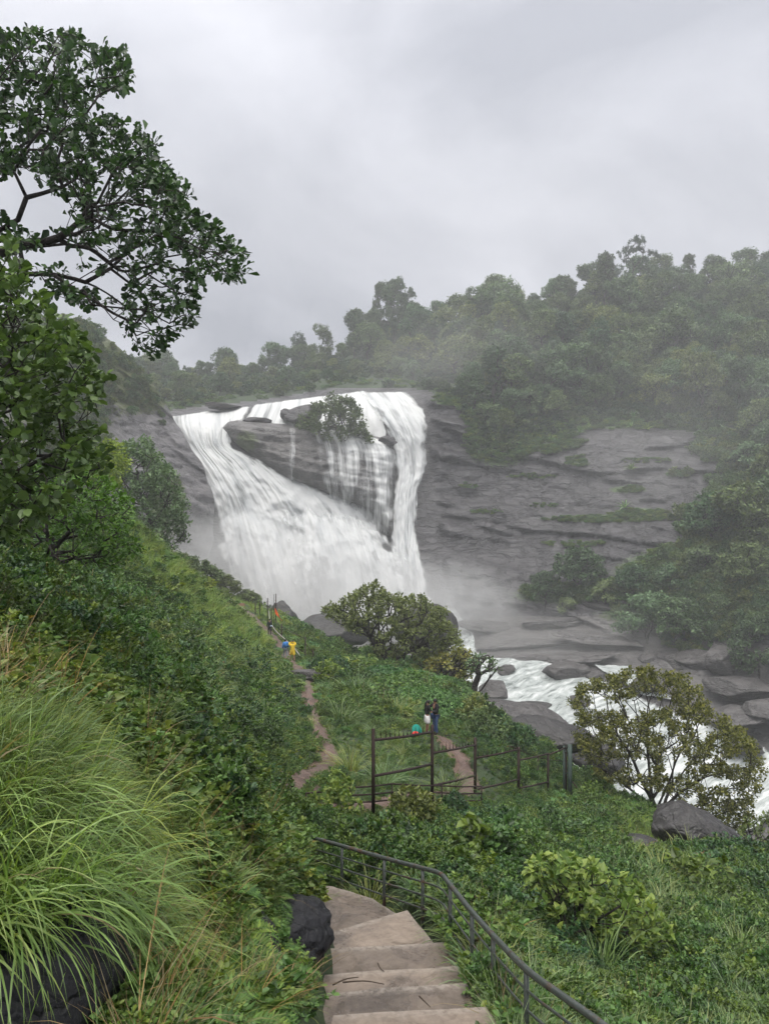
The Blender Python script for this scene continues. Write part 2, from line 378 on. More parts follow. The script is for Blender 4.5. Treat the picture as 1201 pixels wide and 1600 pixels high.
PATH_UVY = [(440,1262,17.5),(466,1240,21),(490,1215,26),(520,1188,29),(502,1145,35),(487,1115,39),(483,1085,45),(478,1062,54),(452,1036,64),(425,995,78),(398,968,88),(365,940,97),(350,928,105)]
_pp = np.array([[(u - 600.5) / F * Y, Y] for u, v, Y in PATH_UVY]); PATH_W = np.array([.25,.28,.30,.36,.36,.30,.32,.5,.75,.85,1.0,1.1,1.1])
PATH2_UVY = [(505,1262,18.5),(560,1258,20.5),(640,1248,23.5),(700,1232,26),(735,1215,29),(720,1180,33),(690,1158,36.5)]
_pp2 = np.array([[(u - 600.5) / F * Y, Y] for u, v, Y in PATH2_UVY]); PATH2_W = np.array([.24,.28,.3,.34,.4,.34,.22])
STAIR_LINE = np.array([[0, 0], [0.18, 4], [0.25, 7.4], [0.2, 9], [0.0, 11], [-0.45, 12.6], [-1.3, 13.6], [-2.2, 14.6]])

def build_near():
    us = np.concatenate([np.arange(-900, -60, 40), np.arange(-60, 1262, 6.0), np.arange(1270, 2400, 40)])
    ys = np.exp(np.linspace(np.log(1.3), np.log(150), 360))
    U, Y = np.meshgrid(us, ys)
    p = ground_uv(U, Y)
    # the ground is cut a little below the steps
    d = seg_dist(p[..., 0], p[..., 1], STAIR_LINE)
    p[..., 2] -= 0.32 * (1 - sstep(0.55, 1.0, d))
    dirt = np.maximum(1 - sstep(0.2, .8, seg_dist(p[..., 0], p[..., 1], _pp)), 1 - sstep(0.2, .8, seg_dist(p[..., 0], p[..., 1], _pp2)))
    me = mesh_np('hillside', p.reshape(-1, 3), [grid_faces(len(ys), len(us))], {'dirt': dirt.ravel()}, smooth=True)
    m, nt, out = new_mat('hillside_soil')
    pos = nt.nodes.new('ShaderNodeNewGeometry').outputs['Position']
    n1 = noise(nt, pos, 1.5, 6, 0.6); n2 = noise(nt, pos, 12, 5, 0.65)
    g = ramp(nt, n1, [(0.3, (0.012, 0.020, 0.006)), (0.55, (0.022, 0.042, 0.010)), (0.75, (0.035, 0.055, 0.014))])
    s = ramp(nt, n2, [(0.25, (0.06, 0.038, 0.028)), (0.7, (0.14, 0.088, 0.066))])
    f = ramp(nt, mth(nt, 'ADD', attr(nt, 'dirt'), mth(nt, 'MULTIPLY', mth(nt, 'SUBTRACT', n1, 0.5), 0.9)), [(0.42, (0, 0, 0)), (0.62, (1, 1, 1))])
    b = N(nt, 'ShaderNodeBsdfPrincipled', Roughness=0.9); nt.links.new(mixc(nt, f, g, s), b.inputs['Base Color'])
    nt.links.new(bump(nt, n2, 0.8, 0.06), b.inputs['Normal']); nt.links.new(b.outputs[0], out.inputs[0])
    tag(obj('hillside', me, m), kind='structure')
build_near()

def path_strip(name, line, wid, mat):
    n = 260; c = spl(np.c_[line, wid], n); t = np.gradient(c[:, :2], axis=0); t /= np.linalg.norm(t, axis=1, keepdims=True)
    nr = np.c_[t[:, 1], -t[:, 0]]; cols = np.linspace(-1, 1, 9)
    w = c[:, 2:3] * (1 + 0.6 * fbm(np.c_[c[:, :2] * 0.9, np.zeros(n)], 3, 9)[:, None])
    X = c[:, 0:1] + nr[:, 0:1] * cols * w; Y = c[:, 1:2] + nr[:, 1:2] * cols * w
    Z = ground(X, Y) + 0.07 - 0.22 * np.abs(cols)[None] ** 4 + 0.10 * fbm(np.stack([X * 1.6, Y * 1.6, 0 * X], -1), 4, 4)
    me = mesh_np(name, np.stack([X, Y, Z], -1).reshape(-1, 3), [grid_faces(n, 9)], smooth=True)
    return tag(obj(name, me, mat), kind='structure')
m, nt, out = new_mat('red_earth')
pos = nt.nodes.new('ShaderNodeNewGeometry').outputs['Position']
a_ = noise(nt, pos, 1.1, 6, 0.6); b_ = noise(nt, pos, 9, 5, 0.7)
c_ = ramp(nt, mth(nt, 'ADD', mth(nt, 'MULTIPLY', a_, 0.6), mth(nt, 'MULTIPLY', b_, 0.4)), [(0.34, (0.050, 0.031, 0.024)), (0.5, (0.105, 0.066, 0.052)), (0.66, (0.175, 0.122, 0.102))])
bs = N(nt, 'ShaderNodeBsdfPrincipled'); nt.links.new(c_, bs.inputs['Base Color'])
nt.links.new(ramp(nt, a_, [(0.35, (0.4,) * 3), (0.6, (0.85,) * 3)]), bs.inputs['Roughness'])
nt.links.new(bump(nt, b_, 0.8, 0.05), bs.inputs['Normal']); nt.links.new(bs.outputs[0], out.inputs[0])
M_EARTH = m
path_strip('dirt_path', _pp, PATH_W, M_EARTH)
path_strip('dirt_path', _pp2, PATH2_W, M_EARTH)

# ------------------------------------------------------------------ far side of the gorge: distance as a smooth function of bearing and elevation
FAR = [
 # forested hill (ground, under the canopy)
 (-100,590,340),(120,585,340),(300,585,335),(450,585,335),(520,560,318),(600,500,300),(640,520,300),(700,515,300),(800,488,300),(900,462,300),(1000,452,300),(1100,448,298),(1201,432,296),(1400,410,296),
 (-100,500,420),(300,520,400),(600,440,370),(800,420,370),(1000,390,370),(1201,370,370),(1400,350,370),
 (800,560,250),(1000,530,250),(1201,525,244),(1400,520,240),(600,580,262),(700,570,256),
 (-100,640,250),(100,640,240),(300,622,242),(400,620,240),(500,598,236),(650,597,224),(740,606,216),(850,645,212),(1000,652,207),(1100,660,200),(1201,645,196),(1400,640,190),
 # the falls
 (268,648,206),(400,632,212),(520,612,216),(640,614,214),(672,645,207),
 (330,700,200),(430,690,202),(500,665,206),(560,650,209),(610,690,205),(640,740,201),(640,850,192),(600,800,196),
 (420,800,192),(340,850,187),(550,870,188),(450,900,184),(340,950,178),(380,965,176),(500,975,178),(600,975,180),(690,965,180),(240,700,204),(230,850,192),(200,950,180),
 # bare cliff right of the falls
 (690,620,211),(690,700,204),(680,800,197),(690,900,187),(740,945,179),
 (900,690,204),(1100,695,194),(800,740,202),(900,800,193),(1050,800,181),(800,880,187),(800,950,177),(930,935,169),(1000,960,160),
 (1180,740,176),(1201,850,152),(1130,800,163),(1201,960,136),(1100,900,151),(1400,760,160),(1400,960,126),
 # rock shelf and river bed
 (720,985,175),(760,975,172),(990,985,160),(760,1036,147),(950,1040,144),(1060,1010,146),(1201,1050,132),
 (720,1060,140),(780,1045,143),(850,1060,140),(800,1100,131),(950,1100,132),(1060,1110,133),(1150,1150,126),(1201,1170,122),(1190,1280,110),(1201,1340,104),(1000,1250,112),(900,1180,120),(1000,1350,100),(700,1150,122),(500,1100,140),(300,1100,140),(1400,1200,112),(1400,1400,96),
]
_fr = np.array(FAR, float); VS = 1.7
far_logY = RBF(np.c_[_fr[:, 0], _fr[:, 1] * VS], np.log(_fr[:, 2]), smooth=3.0)
def cliff_top(u): return np.interp(u, [-200,230,262,300,400,520,640,668,720,760,830,900,980,1060,1140,1180,1201,1500], [650,650,642,636,626,606,606,610,640,715,700,672,664,672,682,700,760,760])
def shore(u): return np.interp(u, [-200,300,690,715,760,1000,1040,1201,1500], [985,985,985,985,965,960,960,1010,1010])
def far_pt(u, v, rough=True):
    u = np.asarray(u, float); v = np.asarray(v, float)
    Y = np.exp(far_logY(u, v * VS)); p = P(u, v, Y)
    if not rough: return p
    q = p / 1.0
    hillw = sstep(-14, 10, cliff_top(u) - v)            # 1 on the wooded hill
    bedw = sstep(-6, 30, v - shore(u))                  # 1 on the river bed
    # irregular ledges: broken sloping beds that step out of the face, with blocky joints between
    qr = np.stack([q[..., 0], q[..., 1], q[..., 2] + 0.16 * q[..., 0] + 7.0 * fbm(q * np.array([.018, .018, .03]), 3, 28)], -1)
    b1 = fbm(qr * np.array([0.022, 0.022, 0.16]), 3, 21); b2 = fbm(qr * np.array([0.05, 0.05, 0.42]) + 5, 3, 23); b3 = fbm(qr * np.array([0.16, 0.16, 0.9]) + 9, 2, 27)
    dY = -1.9 * sstep(-0.08, 0.08, b1) - (1.1 * sstep(-0.06, 0.06, b2) + 0.5 * sstep(-0.08, 0.08, b3)) * sstep(-.05, .3, fbm(q * .05 + 3, 3, 36))
    blk = vnoise(np.floor(qr * np.array([0.13, 0.0, 0.35]) + 0.6 * fbm(q * 0.2, 2, 29)[..., None]) + 0.37, 30)
    dY = dY - 0.7 * blk + 2.8 * fbm(q * np.array([0.04, 0.04, 0.06]), 4, 31) + 0.8 * fbm(q * np.array([0.3, 0.3, 0.5]), 4, 33)
    # behind the water the rock is worn smooth
    fz = sstep(235, 275, u) * (1 - sstep(np.interp(v, [600, 640, 750, 900, 1000], [640, 668, 668, 690, 720]), np.interp(v, [600, 640, 750, 900, 1000], [668, 690, 690, 712, 745]), u)) * (1 - sstep(975, 1000, v))
    dY = dY * (1 - fz) + fz * (1.0 * fbm(q * np.array([0.08, 0.08, 0.08]), 3, 34) + 0.8)
    dY = dY * (1 - hillw) * (1 - 0.45 * bedw - 0.35 * sstep(1034, 1052, v)) + hillw * 4 * fbm(q * 0.05, 4, 35)
    Y2 = Y + dY; return P(u, v, Y2)
def build_far():
    us = np.arange(-120, 1400, 3.0); vs = np.arange(372, 1352, 3.0)
    U, V = np.meshgrid(us, vs)
    # rows above the ridge line bend over the back of the hill instead of standing up as a wall
    ridge = np.interp(U, [-100,120,300,450,520,600,640,700,800,900,1000,1100,1201,1400], [588,585,583,583,556,498,515,512,485,460,450,446,430,408])
    over = np.maximum(ridge - V, 0); Vc = np.maximum(V, ridge)
    p = far_pt(U, Vc); p[..., 1] += over * 1.6; p[..., 2] -= over * 0.15
    p[..., 0] += (U - 600.5) / F * over * 1.6
    uc = (U[:-1, :-1] + 1.5).ravel(); vc = (V[:-1, :-1] + 1.5).ravel()
    fc = grid_faces(len(vs), len(us)); keep = (over[:-1, :-1].ravel() < 60)
    top = vc < cliff_top(uc); bed = (vc > shore(uc)) & ~top
    moss = np.zeros(U.shape)
    for (cu, cv, ru, rv) in ((780,700,70,40),(860,690,60,24),(950,810,110,9),(1000,800,60,8),(980,765,40,8),(900,720,22,12),(940,660,200,14),(1130,700,60,30),(1170,760,60,60),(1060,740,30,8),(880,930,110,20),(1060,900,140,60),(1150,860,110,90),(1050,960,160,25),(700,625,30,12),(760,640,50,50)):
        moss = np.maximum(moss, 1 - ((U - cu) / ru) ** 2 - ((V - cv) / rv) ** 2)
    moss = np.clip(moss, 0, 1)
    m_hill, nt, out = new_mat('forest_floor')
    pos = nt.nodes.new('ShaderNodeNewGeometry').outputs['Position']
    b = N(nt, 'ShaderNodeBsdfPrincipled', Roughness=0.95)
    nt.links.new(ramp(nt, noise(nt, pos, 0.25, 6, 0.65), [(0.3, (0.012, 0.022, 0.010)), (0.7, (0.035, 0.060, 0.022))]), b.inputs['Base Color'])
    nt.links.new(b.outputs[0], out.inputs[0])
    m_cliff = rock_mat('wet_gneiss', (0.015, 0.0145, 0.017), (0.041, 0.039, 0.045), (0.094, 0.088, 0.096), 0.30, 0.42, True, 0.75, moss=(0.050, 0.085, 0.025), bstr=0.8, cracks=1.0, bdist=0.5)
    m_bed = rock_mat('river_rock', (0.045, 0.041, 0.041), (0.092, 0.087, 0.087), (0.155, 0.147, 0.144), 0.3, 0.45, True, 0.3, moss=(0.055, 0.085, 0.025), bstr=0.8, bdist=0.35)
    for nm, sel, mt in (('forest_hill', top & keep, m_hill), ('cliff', ~top & ~bed, m_cliff), ('riverbed', bed, m_bed)):
        f = fc[sel]; idx, inv = np.unique(f, return_inverse=True)
        me = mesh_np(nm, p.reshape(-1, 3)[idx], [inv.reshape(-1, 4)], {'moss': moss.ravel()[idx]}, smooth=True)
        tag(obj(nm, me, mt), kind='structure')
    return m_cliff, m_bed
M_CLIFF, M_BED = build_far()

# rocky shoulder left of the falls
SH_R = [(500,120),(528,165),(545,190),(575,215),(600,240),(640,264),(665,275),(700,300),(740,322),(780,336),(830,334),(880,322),(960,318),(1040,330)]
def shoulder_pt(r, v):
    """r 0..1 from the left to the right edge, >1 bends round behind"""
    v = np.asarray(v, float); r = np.asarray(r, float)
    ur = interp_poly(v, SH_R) + 5 * fbm(np.stack([v * 0.04, 0 * v, 0 * v], -1), 3, 51); rc = np.minimum(r, 1)
    u = -60 + (ur + 60) * rc
    Yr = np.interp(v, [500, 640, 780, 900, 1040], [176, 192, 190, 180, 168]); Yl = np.interp(v, [500, 700, 900, 1040], [135, 118, 104, 96])
    Y = Yl + (Yr - Yl) * rc ** 1.25
    p = P(u, v, Y)
    d = 2.6 * fbm(p * np.array([0.05, 0.05, 0.07]), 5, 53) - 0.8 * sstep(-.1, .1, fbm(p * np.array([.15, .15, .5]), 3, 59)) + 0.8 * fbm(p * np.array([0.22, 0.22, 0.4]), 4, 55)
    qr = np.stack([p[..., 0], p[..., 1], p[..., 2] + 0.8 * p[..., 0]], -1)
    d = d - 2.2 * sstep(-.12, .12, fbm(qr * np.array([.02, .02, .13]), 3, 57)) - 1.2 * sstep(-.1, .1, fbm(qr * np.array([.05, .05, .4]), 3, 58))
    p = P(u, v, Y + d)
    over = np.maximum(r - 1, 0) * 130
    p[..., 1] += over; p[..., 0] -= over * 0.28
    return p
def build_shoulder():
    rs = np.r_[np.linspace(0, 1, 150), np.linspace(1.02, 1.5, 18)]; vs = np.arange(516, 1040, 3.0)
    Rr, V = np.meshgrid(rs, vs)
    p = shoulder_pt(Rr, V)
    uu = p[..., 0] / p[..., 1] * F + 600
    moss = np.clip(sstep(70, 0, np.abs(V - 560)) * sstep(60, 130, uu) * 0.9 + 1.3 * np.exp(-((uu - 262) / 28) ** 2 - ((V - 790) / 55) ** 2) + sstep(240, 150, uu) * 0.5 + 1.1 * np.exp(-((uu - 230) / 40) ** 2 - ((V - 620) / 28) ** 2), 0, 1)
    me = mesh_np('rock_shoulder', p.reshape(-1, 3), [grid_faces(len(vs), len(rs))], {'moss': moss.ravel()}, smooth=True)
    tag(obj('rock_shoulder', me, rock_mat('shoulder_rock', (0.06, 0.056, 0.06), (0.13, 0.123, 0.13), (0.215, 0.205, 0.212), 0.25, 0.45, True, 0.35, moss=(0.075, 0.095, 0.022), bstr=0.9, bdist=0.4)), kind='structure')
build_shoulder()
# ------------------------------------------------------------------ waterfall: sheets of white water laid over the rock, each along its own flow lines
def water_mat(name, thin=0.5, gain=1.0, foam=(0.68, 0.695, 0.70)):
    """aerated falling water: white threads along the fall (UV: x across in metres, y down in metres), clear where the sheet is thin"""
    m, nt, out = new_mat(name); m.use_transparent_shadow = True if hasattr(m, 'use_transparent_shadow') else None
    uvn = nt.nodes.new('ShaderNodeUVMap')
    def st(sx, sy, sc, det, dist=0.3):
        mp = N(nt, 'ShaderNodeMapping'); mp.inputs['Scale'].default_value = (sx, sy, 1); nt.links.new(uvn.outputs[0], mp.inputs['Vector'])
        return noise(nt, mp.outputs[0], sc, det, 0.6, dist)
    big = st(0.16, 0.035, 1.0, 4, 0.8); mid = st(0.75, 0.06, 1.0, 4, 0.4); fine = st(2.6, 0.14, 1.0, 3, 0.2)
    k = mth(nt, 'ADD', mth(nt, 'ADD', mth(nt, 'MULTIPLY', big, 0.45), mth(nt, 'MULTIPLY', mid, 0.38)), mth(nt, 'MULTIPLY', fine, 0.17))
    dens = attr(nt, 'dens')
    a = mth(nt, 'ADD', mth(nt, 'MULTIPLY', mth(nt, 'SUBTRACT', k, 0.5), 4.2 * thin), mth(nt, 'MULTIPLY', mth(nt, 'SUBTRACT', dens, 0.25), 1.7 * gain), True)
    b = N(nt, 'ShaderNodeBsdfPrincipled', Roughness=0.55)
    nt.links.new(ramp(nt, mth(nt, 'ADD', mth(nt, 'MULTIPLY', big, 0.5), mth(nt, 'MULTIPLY', mid, 0.5)), [(0.36, (0.50, 0.525, 0.54)), (0.48, foam), (0.64, (0.77, 0.78, 0.775))]), b.inputs['Base Color'])
    b.inputs['Specular IOR Level'].default_value = 0.2
    nt.links.new(bump(nt, k, 0.35, 0.6), b.inputs['Normal'])
    tl = N(nt, 'ShaderNodeBsdfTranslucent'); tl.inputs['Color'].default_value = (0.78, 0.8, 0.81, 1)
    mx0 = N(nt, 'ShaderNodeMixShader', Fac=0.25); nt.links.new(b.outputs[0], mx0.inputs[1]); nt.links.new(tl.outputs[0], mx0.inputs[2])
    tr = nt.nodes.new('ShaderNodeBsdfTransparent'); mx = nt.nodes.new('ShaderNodeMixShader')
    nt.links.new(a, mx.inputs[0]); nt.links.new(tr.outputs[0], mx.inputs[1]); nt.links.new(mx0.outputs[0], mx.inputs[2])
    nt.links.new(mx.outputs[0], out.inputs[0]); return m
M_FALL = water_mat('white_water', 0.85, 1.05)
M_VEIL = water_mat('thin_white_water', 1.1, 1.0)
M_RAPID = water_mat('rapids_foam', 0.8, 1.0)

def midrock(u, v):
    """how far the rock island between the two falls stands out of the face (metres toward the viewer)"""
    e = np.clip(1 - ((u - 475) / 135) ** 2 - ((v - 0.34 * (u - 475) - 712) / 62) ** 2, 0, 1)
    return 5.5 * np.sqrt(e)
def face(u, v):
    """smoothed fall face"""
    p = far_pt(u, v, False); return p

def sheet(name, Lp, Rp, mat, parent, off=1.2, ns=90, nt_=150, edge=0.07, top=0.04, bot=0.0, bulge=1.5, seed=1, dens_fn=None, amp=0.55, ledge=0.5, base_fn=None, foam=1.0):
    L = spl(Lp, nt_); Rr = spl(Rp, nt_); s = np.linspace(0, 1, ns)[None]; t = np.linspace(0, 1, nt_)[:, None]
    U = L[:, :1] * (1 - s) + Rr[:, :1] * s; V = L[:, 1:2] * (1 - s) + Rr[:, 1:2] * s
    w = np.linalg.norm(L - Rr, axis=1)[:, None] * 0.165   # metres across
    sx = (s - 0.5) * w + 0 * t
    # let the threads keep their number while the sheet widens
    sn = s * (0.55 * np.median(w) + 0.45 * w) + 0 * t
    ln = np.r_[0, np.cumsum(np.linalg.norm(np.diff((L + Rr) / 2, axis=0), axis=1))][:, None] * 0.165 + 0 * s
    base = (base_fn or face)(U, V)
    Y = base[..., 1] - off - bulge * np.sin(np.pi * s) ** 0.7
    q = np.stack([sn * 0.45, ln * 0.03, seed + 0 * sn], -1)
    Y = Y - amp * 1.6 * fbm(q, 4, 61 + seed) - amp * 0.7 * fbm(q * np.array([4.5, 2.5, 1]), 3, 71 + seed)
    # churning foam: lumps only a little drawn out along the fall
    q2 = np.stack([sn * 0.22, ln * 0.10, seed + 0 * sn], -1); Y = Y - foam * (1.5 * fbm(q2, 3, 65 + seed) + 0.8 * fbm(q2 * 2.7, 3, 66 + seed))
    # water breaks over hidden ledges, here and there
    led = (base[..., 2] + 5 * fbm(base * 0.07, 3, 81)) / 9.0; fr = led - np.floor(led)
    Y = Y - 1.1 * np.where(fr < 0.3, fr / 0.3, 1 - (fr - 0.3) / 0.7) * sstep(0.0, 0.35, fbm(base * 0.09 + seed, 3, 83)) * ledge
    p = P(U, V, Y)
    rag = 0.55 + 0.9 * (0.5 + 0.5 * fbm(np.stack([0 * sn + 3 * seed, ln * 0.12, 0 * sn + np.where(s < .5, 0, 9)], -1), 3, 91))
    side_ = np.where(s < .5, 0, 9); rag = rag * (1 + 0.9 * fbm(np.stack([sn * 0.5, ln * 0.45, side_ + 0 * sn + seed], -1), 3, 93))
    d = sstep(0, 1.6, np.minimum(s, 1 - s) / (edge * np.maximum(rag, .15))) * (sstep(0, top, t) if top else 1) * (1 - sstep(1 - bot, 1, t) if bot else 1)
    if dens_fn is not None: d = d * dens_fn(U, V)
    d = d * (1 - 0.25 * sstep(0, .3, fbm(q2 * 1.5 + 4, 3, 68)))
    me = mesh_np(name, p.reshape(-1, 3), [grid_faces(nt_, ns)], {'dens': (d + 0 * s).ravel()}, uv=np.stack([sn, ln + 0 * s], -1).reshape(-1, 2), smooth=True)
    return obj(name, me, mat, parent)

# rock island between the falls
def island_pt(U, V, rough=1.0):
    U = np.asarray(U, float); V = np.asarray(V, float)
    wob = 6 * fbm(np.stack([V * 0.03, 0 * V, 0 * V], -1), 3, 47)
    top = np.interp(U, [346,356,372,420,470,520,560,600,622,640], [668,658,655,660,664,668,676,684,694,712])
    bot = np.interp(U, [346,360,372,409,446,496,521,575,600,613,622], [668,684,696,722,746,765,773,794,822,842,740])
    Vc = np.clip(V, top, np.maximum(bot, top + 2))
    base = face(U, Vc)
    h = np.clip(np.minimum((Vc - top) / 10, (bot - Vc) / 26), 0, 1); h = np.minimum(h, np.clip((U - 346) / 14, 0, 1)); h = np.minimum(h, np.clip((616 + wob - U) / 12, 0, 1))
    out_ = 6.0 * np.sqrt(np.clip(h, 0, 1))
    back = np.maximum(top - V, 0)
    n = 1.3 * fbm(base * np.array([0.12, 0.12, 0.2]), 4, 41) + 0.6 * fbm(base * np.array([0.5, 0.5, 0.9]), 3, 43)
    s = (base[..., 2] + 0.18 * base[..., 0] + 1.2 * fbm(base * 0.1, 3, 45)) / 2.6; fr = s - np.floor(s)
    Y = base[..., 1] - out_ + rough * n * (0.3 + 0.7 * h) - 0.9 * rough * np.where(fr < 0.75, fr / 0.75, (1 - fr) / 0.25) * h + back * 1.2 - 0.6
    return P(U, Vc, Y)
def build_island():
    us = np.arange(346, 623, 2.0); vs = np.arange(648, 872, 2.0); U, V = np.meshgrid(us, vs)
    p = island_pt(U, V)
    moss = np.clip(0.9 * np.exp(-((U - 385) / 22) ** 2 - ((V - 690) / 20) ** 2), 0, 1)
    me = mesh_np('rock_island', p.reshape(-1, 3), [grid_faces(len(vs), len(us))], {'moss': moss.ravel()}, smooth=True)
    o = obj('rock_island', me, rock_mat('island_rock', (0.042, 0.040, 0.042), (0.088, 0.083, 0.083), (0.150, 0.143, 0.140), 0.3, 0.4, True, 0.6, moss=(0.05, 0.07, 0.02), bstr=1.0, bdist=0.4))
    tag(o, 'dark layered rock island standing between the two waterfall channels', 'rock')
build_island()


fall = empty('waterfall', P(500, 965, 182).tolist()); fall.location = (0, 0, 0)
tag(fall, kind='structure')
# left channel: over the lip, through the chute, fanning out into the main curtain
sheet('main_cascade', [(258,650),(262,668),(282,700),(305,740),(323,785),(329,830),(334,870),(344,920),(364,985)],
      [(404,631),(392,655),(366,690),(405,714),(450,738),(512,760),(575,784),(614,832),(640,985)], M_FALL, fall, 1.4, 150, 230, 0.09, 0.02, 0, 1.2, 1)
sheet('lower_curtain', [(420,775),(425,820),(430,880),(440,985)], [(585,800),(620,840),(655,890),(705,985)], M_FALL, fall, 2.6, 110, 130, 0.22, 0.3, 0, 1.8, 2)
# right fall: broad sheet over the ledge, narrowing into a column
sheet('right_cascade', [(552,611),(570,636),(600,682),(612,730),(608,780),(606,850),(604,985)],
      [(645,611),(668,636),(673,680),(670,735),(657,775),(662,870),(702,985)], M_FALL, fall, 1.6, 110, 220, 0.15, 0.02, 0, 1.4, 3)
# sheet along the upper lip, behind the rock island
sheet('upper_cascade', [(392,632),(384,646),(372,668),(362,692)], [(575,608),(588,630),(600,656),(610,690)], M_FALL, fall, 0.9, 110, 60, 0.03, 0.05, 0.05, 0.4, 4)
# thin veils over the rock island
sheet('veil_cascade', [(478,662),(486,690),(494,735),(500,785)], [(580,680),(622,704),(622,770),(622,860)], M_VEIL, fall, 1.3, 110, 120, 0.08, 0.06, 0.10, 0.3, 5, lambda U, V: 0.52 + 0.16 * sstep(740, 680, V) + 0.20 * sstep(550, 600, U) - 0.16 * sstep(505, 480, U), amp=0.25, ledge=0.0, foam=0.2, base_fn=lambda U, V: island_pt(U, V, 0.55))
sheet('veil_cascade', [(446,664),(449,690),(447,730),(448,762)], [(462,664),(464,690),(462,735),(470,775)], M_VEIL, fall, 1.2, 24, 80, 0.2, 0.08, 0.2, 0.1, 6, lambda U, V: 0.5 + 0 * U, amp=0.1, ledge=0.0, foam=0.1, base_fn=lambda U, V: island_pt(U, V, 0.6))

# ------------------------------------------------------------------ river and rapids below the falls
def strip_water(name, Lp, Rp, mat, lift=0.5, ns=70, nt_=150, seed=1, amp=0.35, parent=None):
    L = spl(Lp, nt_); Rr = spl(Rp, nt_); s = np.linspace(0, 1, ns)[None]; t = np.linspace(0, 1, nt_)[:, None]
    U = L[:, :1] * (1 - s) + Rr[:, :1] * s; V = L[:, 1:2] * (1 - s) + Rr[:, 1:2] * s
    p = far_pt(U, V, False)
    w = np.linalg.norm(p[:, 0] - p[:, -1], axis=1)[:, None]; sn = s * np.median(w) + 0 * t
    c = p.mean(1); ln = np.r_[0, np.cumsum(np.linalg.norm(np.diff(c, axis=0), axis=1))][:, None] + 0 * s
    q = np.stack([sn * 0.25, ln * 0.18, seed + 0 * sn], -1)
    p[..., 2] += lift + amp * 1.6 * fbm(q, 4, 101 + seed) + amp * 0.6 * fbm(q * 4, 3, 111)
    p[..., 1] -= 0.4
    rag = 0.5 + 0.9 * (0.5 + 0.5 * fbm(np.stack([0 * sn, ln * 0.1, 0 * sn + np.where(s < .5, 2, 9)], -1), 3, 121))
    d = sstep(0, 1, np.minimum(s, 1 - s) / (0.08 * rag)) + 0 * t
    me = mesh_np(name, p.reshape(-1, 3), [grid_faces(nt_, ns)], {'dens': d.ravel()}, uv=np.stack([sn * 0.6, ln * 2.2], -1).reshape(-1, 2), smooth=True)
    o = obj(name, me, mat, parent)
    if parent is None: tag(o, kind='structure')
    return o
m, nt, out = new_mat('rapids_water')
uvn = nt.nodes.new('ShaderNodeUVMap')
n1 = noise(nt, uvn.outputs[0], 0.16, 6, 0.62, 1.4); n2 = noise(nt, uvn.outputs[0], 0.7, 5, 0.62, 0.6)
k = mth(nt, 'ADD', mth(nt, 'MULTIPLY', n1, 0.62), mth(nt, 'MULTIPLY', n2, 0.38))
c_ = ramp(nt, k, [(0.38, (0.12, 0.14, 0.135)), (0.50, (0.34, 0.37, 0.365)), (0.62, (0.66, 0.675, 0.675))])
bs = N(nt, 'ShaderNodeBsdfPrincipled'); nt.links.new(c_, bs.inputs['Base Color'])
nt.links.new(ramp(nt, k, [(0.38, (0.12,) * 3), (0.5, (0.6,) * 3)]), bs.inputs['Roughness'])
nt.links.new(bump(nt, k, 0.5, 0.5), bs.inputs['Normal'])
tr = nt.nodes.new('ShaderNodeBsdfTransparent'); mx = nt.nodes.new('ShaderNodeMixShader')
al = mth(nt, 'ADD', mth(nt, 'MULTIPLY', mth(nt, 'SUBTRACT', attr(nt, 'dens'), 0.25), 3.0), mth(nt, 'MULTIPLY', mth(nt, 'SUBTRACT', n2, 0.5), 2.0), True)
nt.links.new(al, mx.inputs[0]); nt.links.new(tr.outputs[0], mx.inputs[1]); nt.links.new(bs.outputs[0], mx.inputs[2]); nt.links.new(mx.outputs[0], out.inputs[0])
M_RIVER = m
strip_water('river', [(655,960),(684,1000),(690,1060),(720,1120),(800,1180),(920,1280),(1010,1400)],
            [(712,958),(738,996),(760,1036),(880,1046),(990,1090),(1130,1150),(1300,1230)], M_RIVER, 1.3, 110, 220, 1, 0.45)
strip_water('river', [(925,1046),(935,1052),(960,1068),(1000,1090)], [(985,1046),(1000,1060),(1020,1075),(1060,1100)], M_RIVER, 0.8, 30, 40, 5, 0.3)
# ------------------------------------------------------------------ plants: leaf builders
def unit(a): return a / (np.linalg.norm(a, axis=-1, keepdims=True) + 1e-9)
LEAF = {  # outline along x 0..1, half widths y; the midrib is lowered so the blade folds
 'diamond': (np.array([[0, 0, 0], [.45, .5, .10], [1, 0, -.08], [.45, -.5, .10]]), [np.array([[0, 2, 1], [0, 3, 2]])]),
 'oval': (np.array([[0, 0, 0], [.3, .42, .08], [.72, .42, .05], [1, 0, -.10], [.72, -.42, .05], [.3, -.42, .08]]), [np.array([[0, 3, 2, 1], [0, 5, 4, 3]])]),
 'obovate': (np.array([[0, 0, 0], [.35, .22, .05], [.75, .5, .07], [1, .12, -.05], [1, -.12, -.05], [.75, -.5, .07], [.35, -.22, .05], [.6, 0, -.02]]), [np.array([[0, 7, 2, 1], [7, 4, 3, 2], [0, 6, 5, 7], [7, 5, 4, 4]])[:, :4]]),
 'heart': (np.array([[0, 0, 0], [-.08, .3, .06], [.22, .52, .10], [.6, .34, .02], [1, 0, -.22], [.6, -.34, .02], [.22, -.52, .10], [-.08, -.3, .06], [.35, 0, -.03]]), [np.array([[0, 8, 2, 1], [8, 4, 3, 2], [0, 7, 6, 8], [8, 6, 5, 4]])]),
}
LEAF['obovate'] = (LEAF['obovate'][0], [np.array([[0, 7, 2, 1], [7, 3, 2, 2], [0, 6, 5, 7]])[[0, 2]], np.array([[7, 3, 2], [7, 4, 3], [7, 5, 4]])])
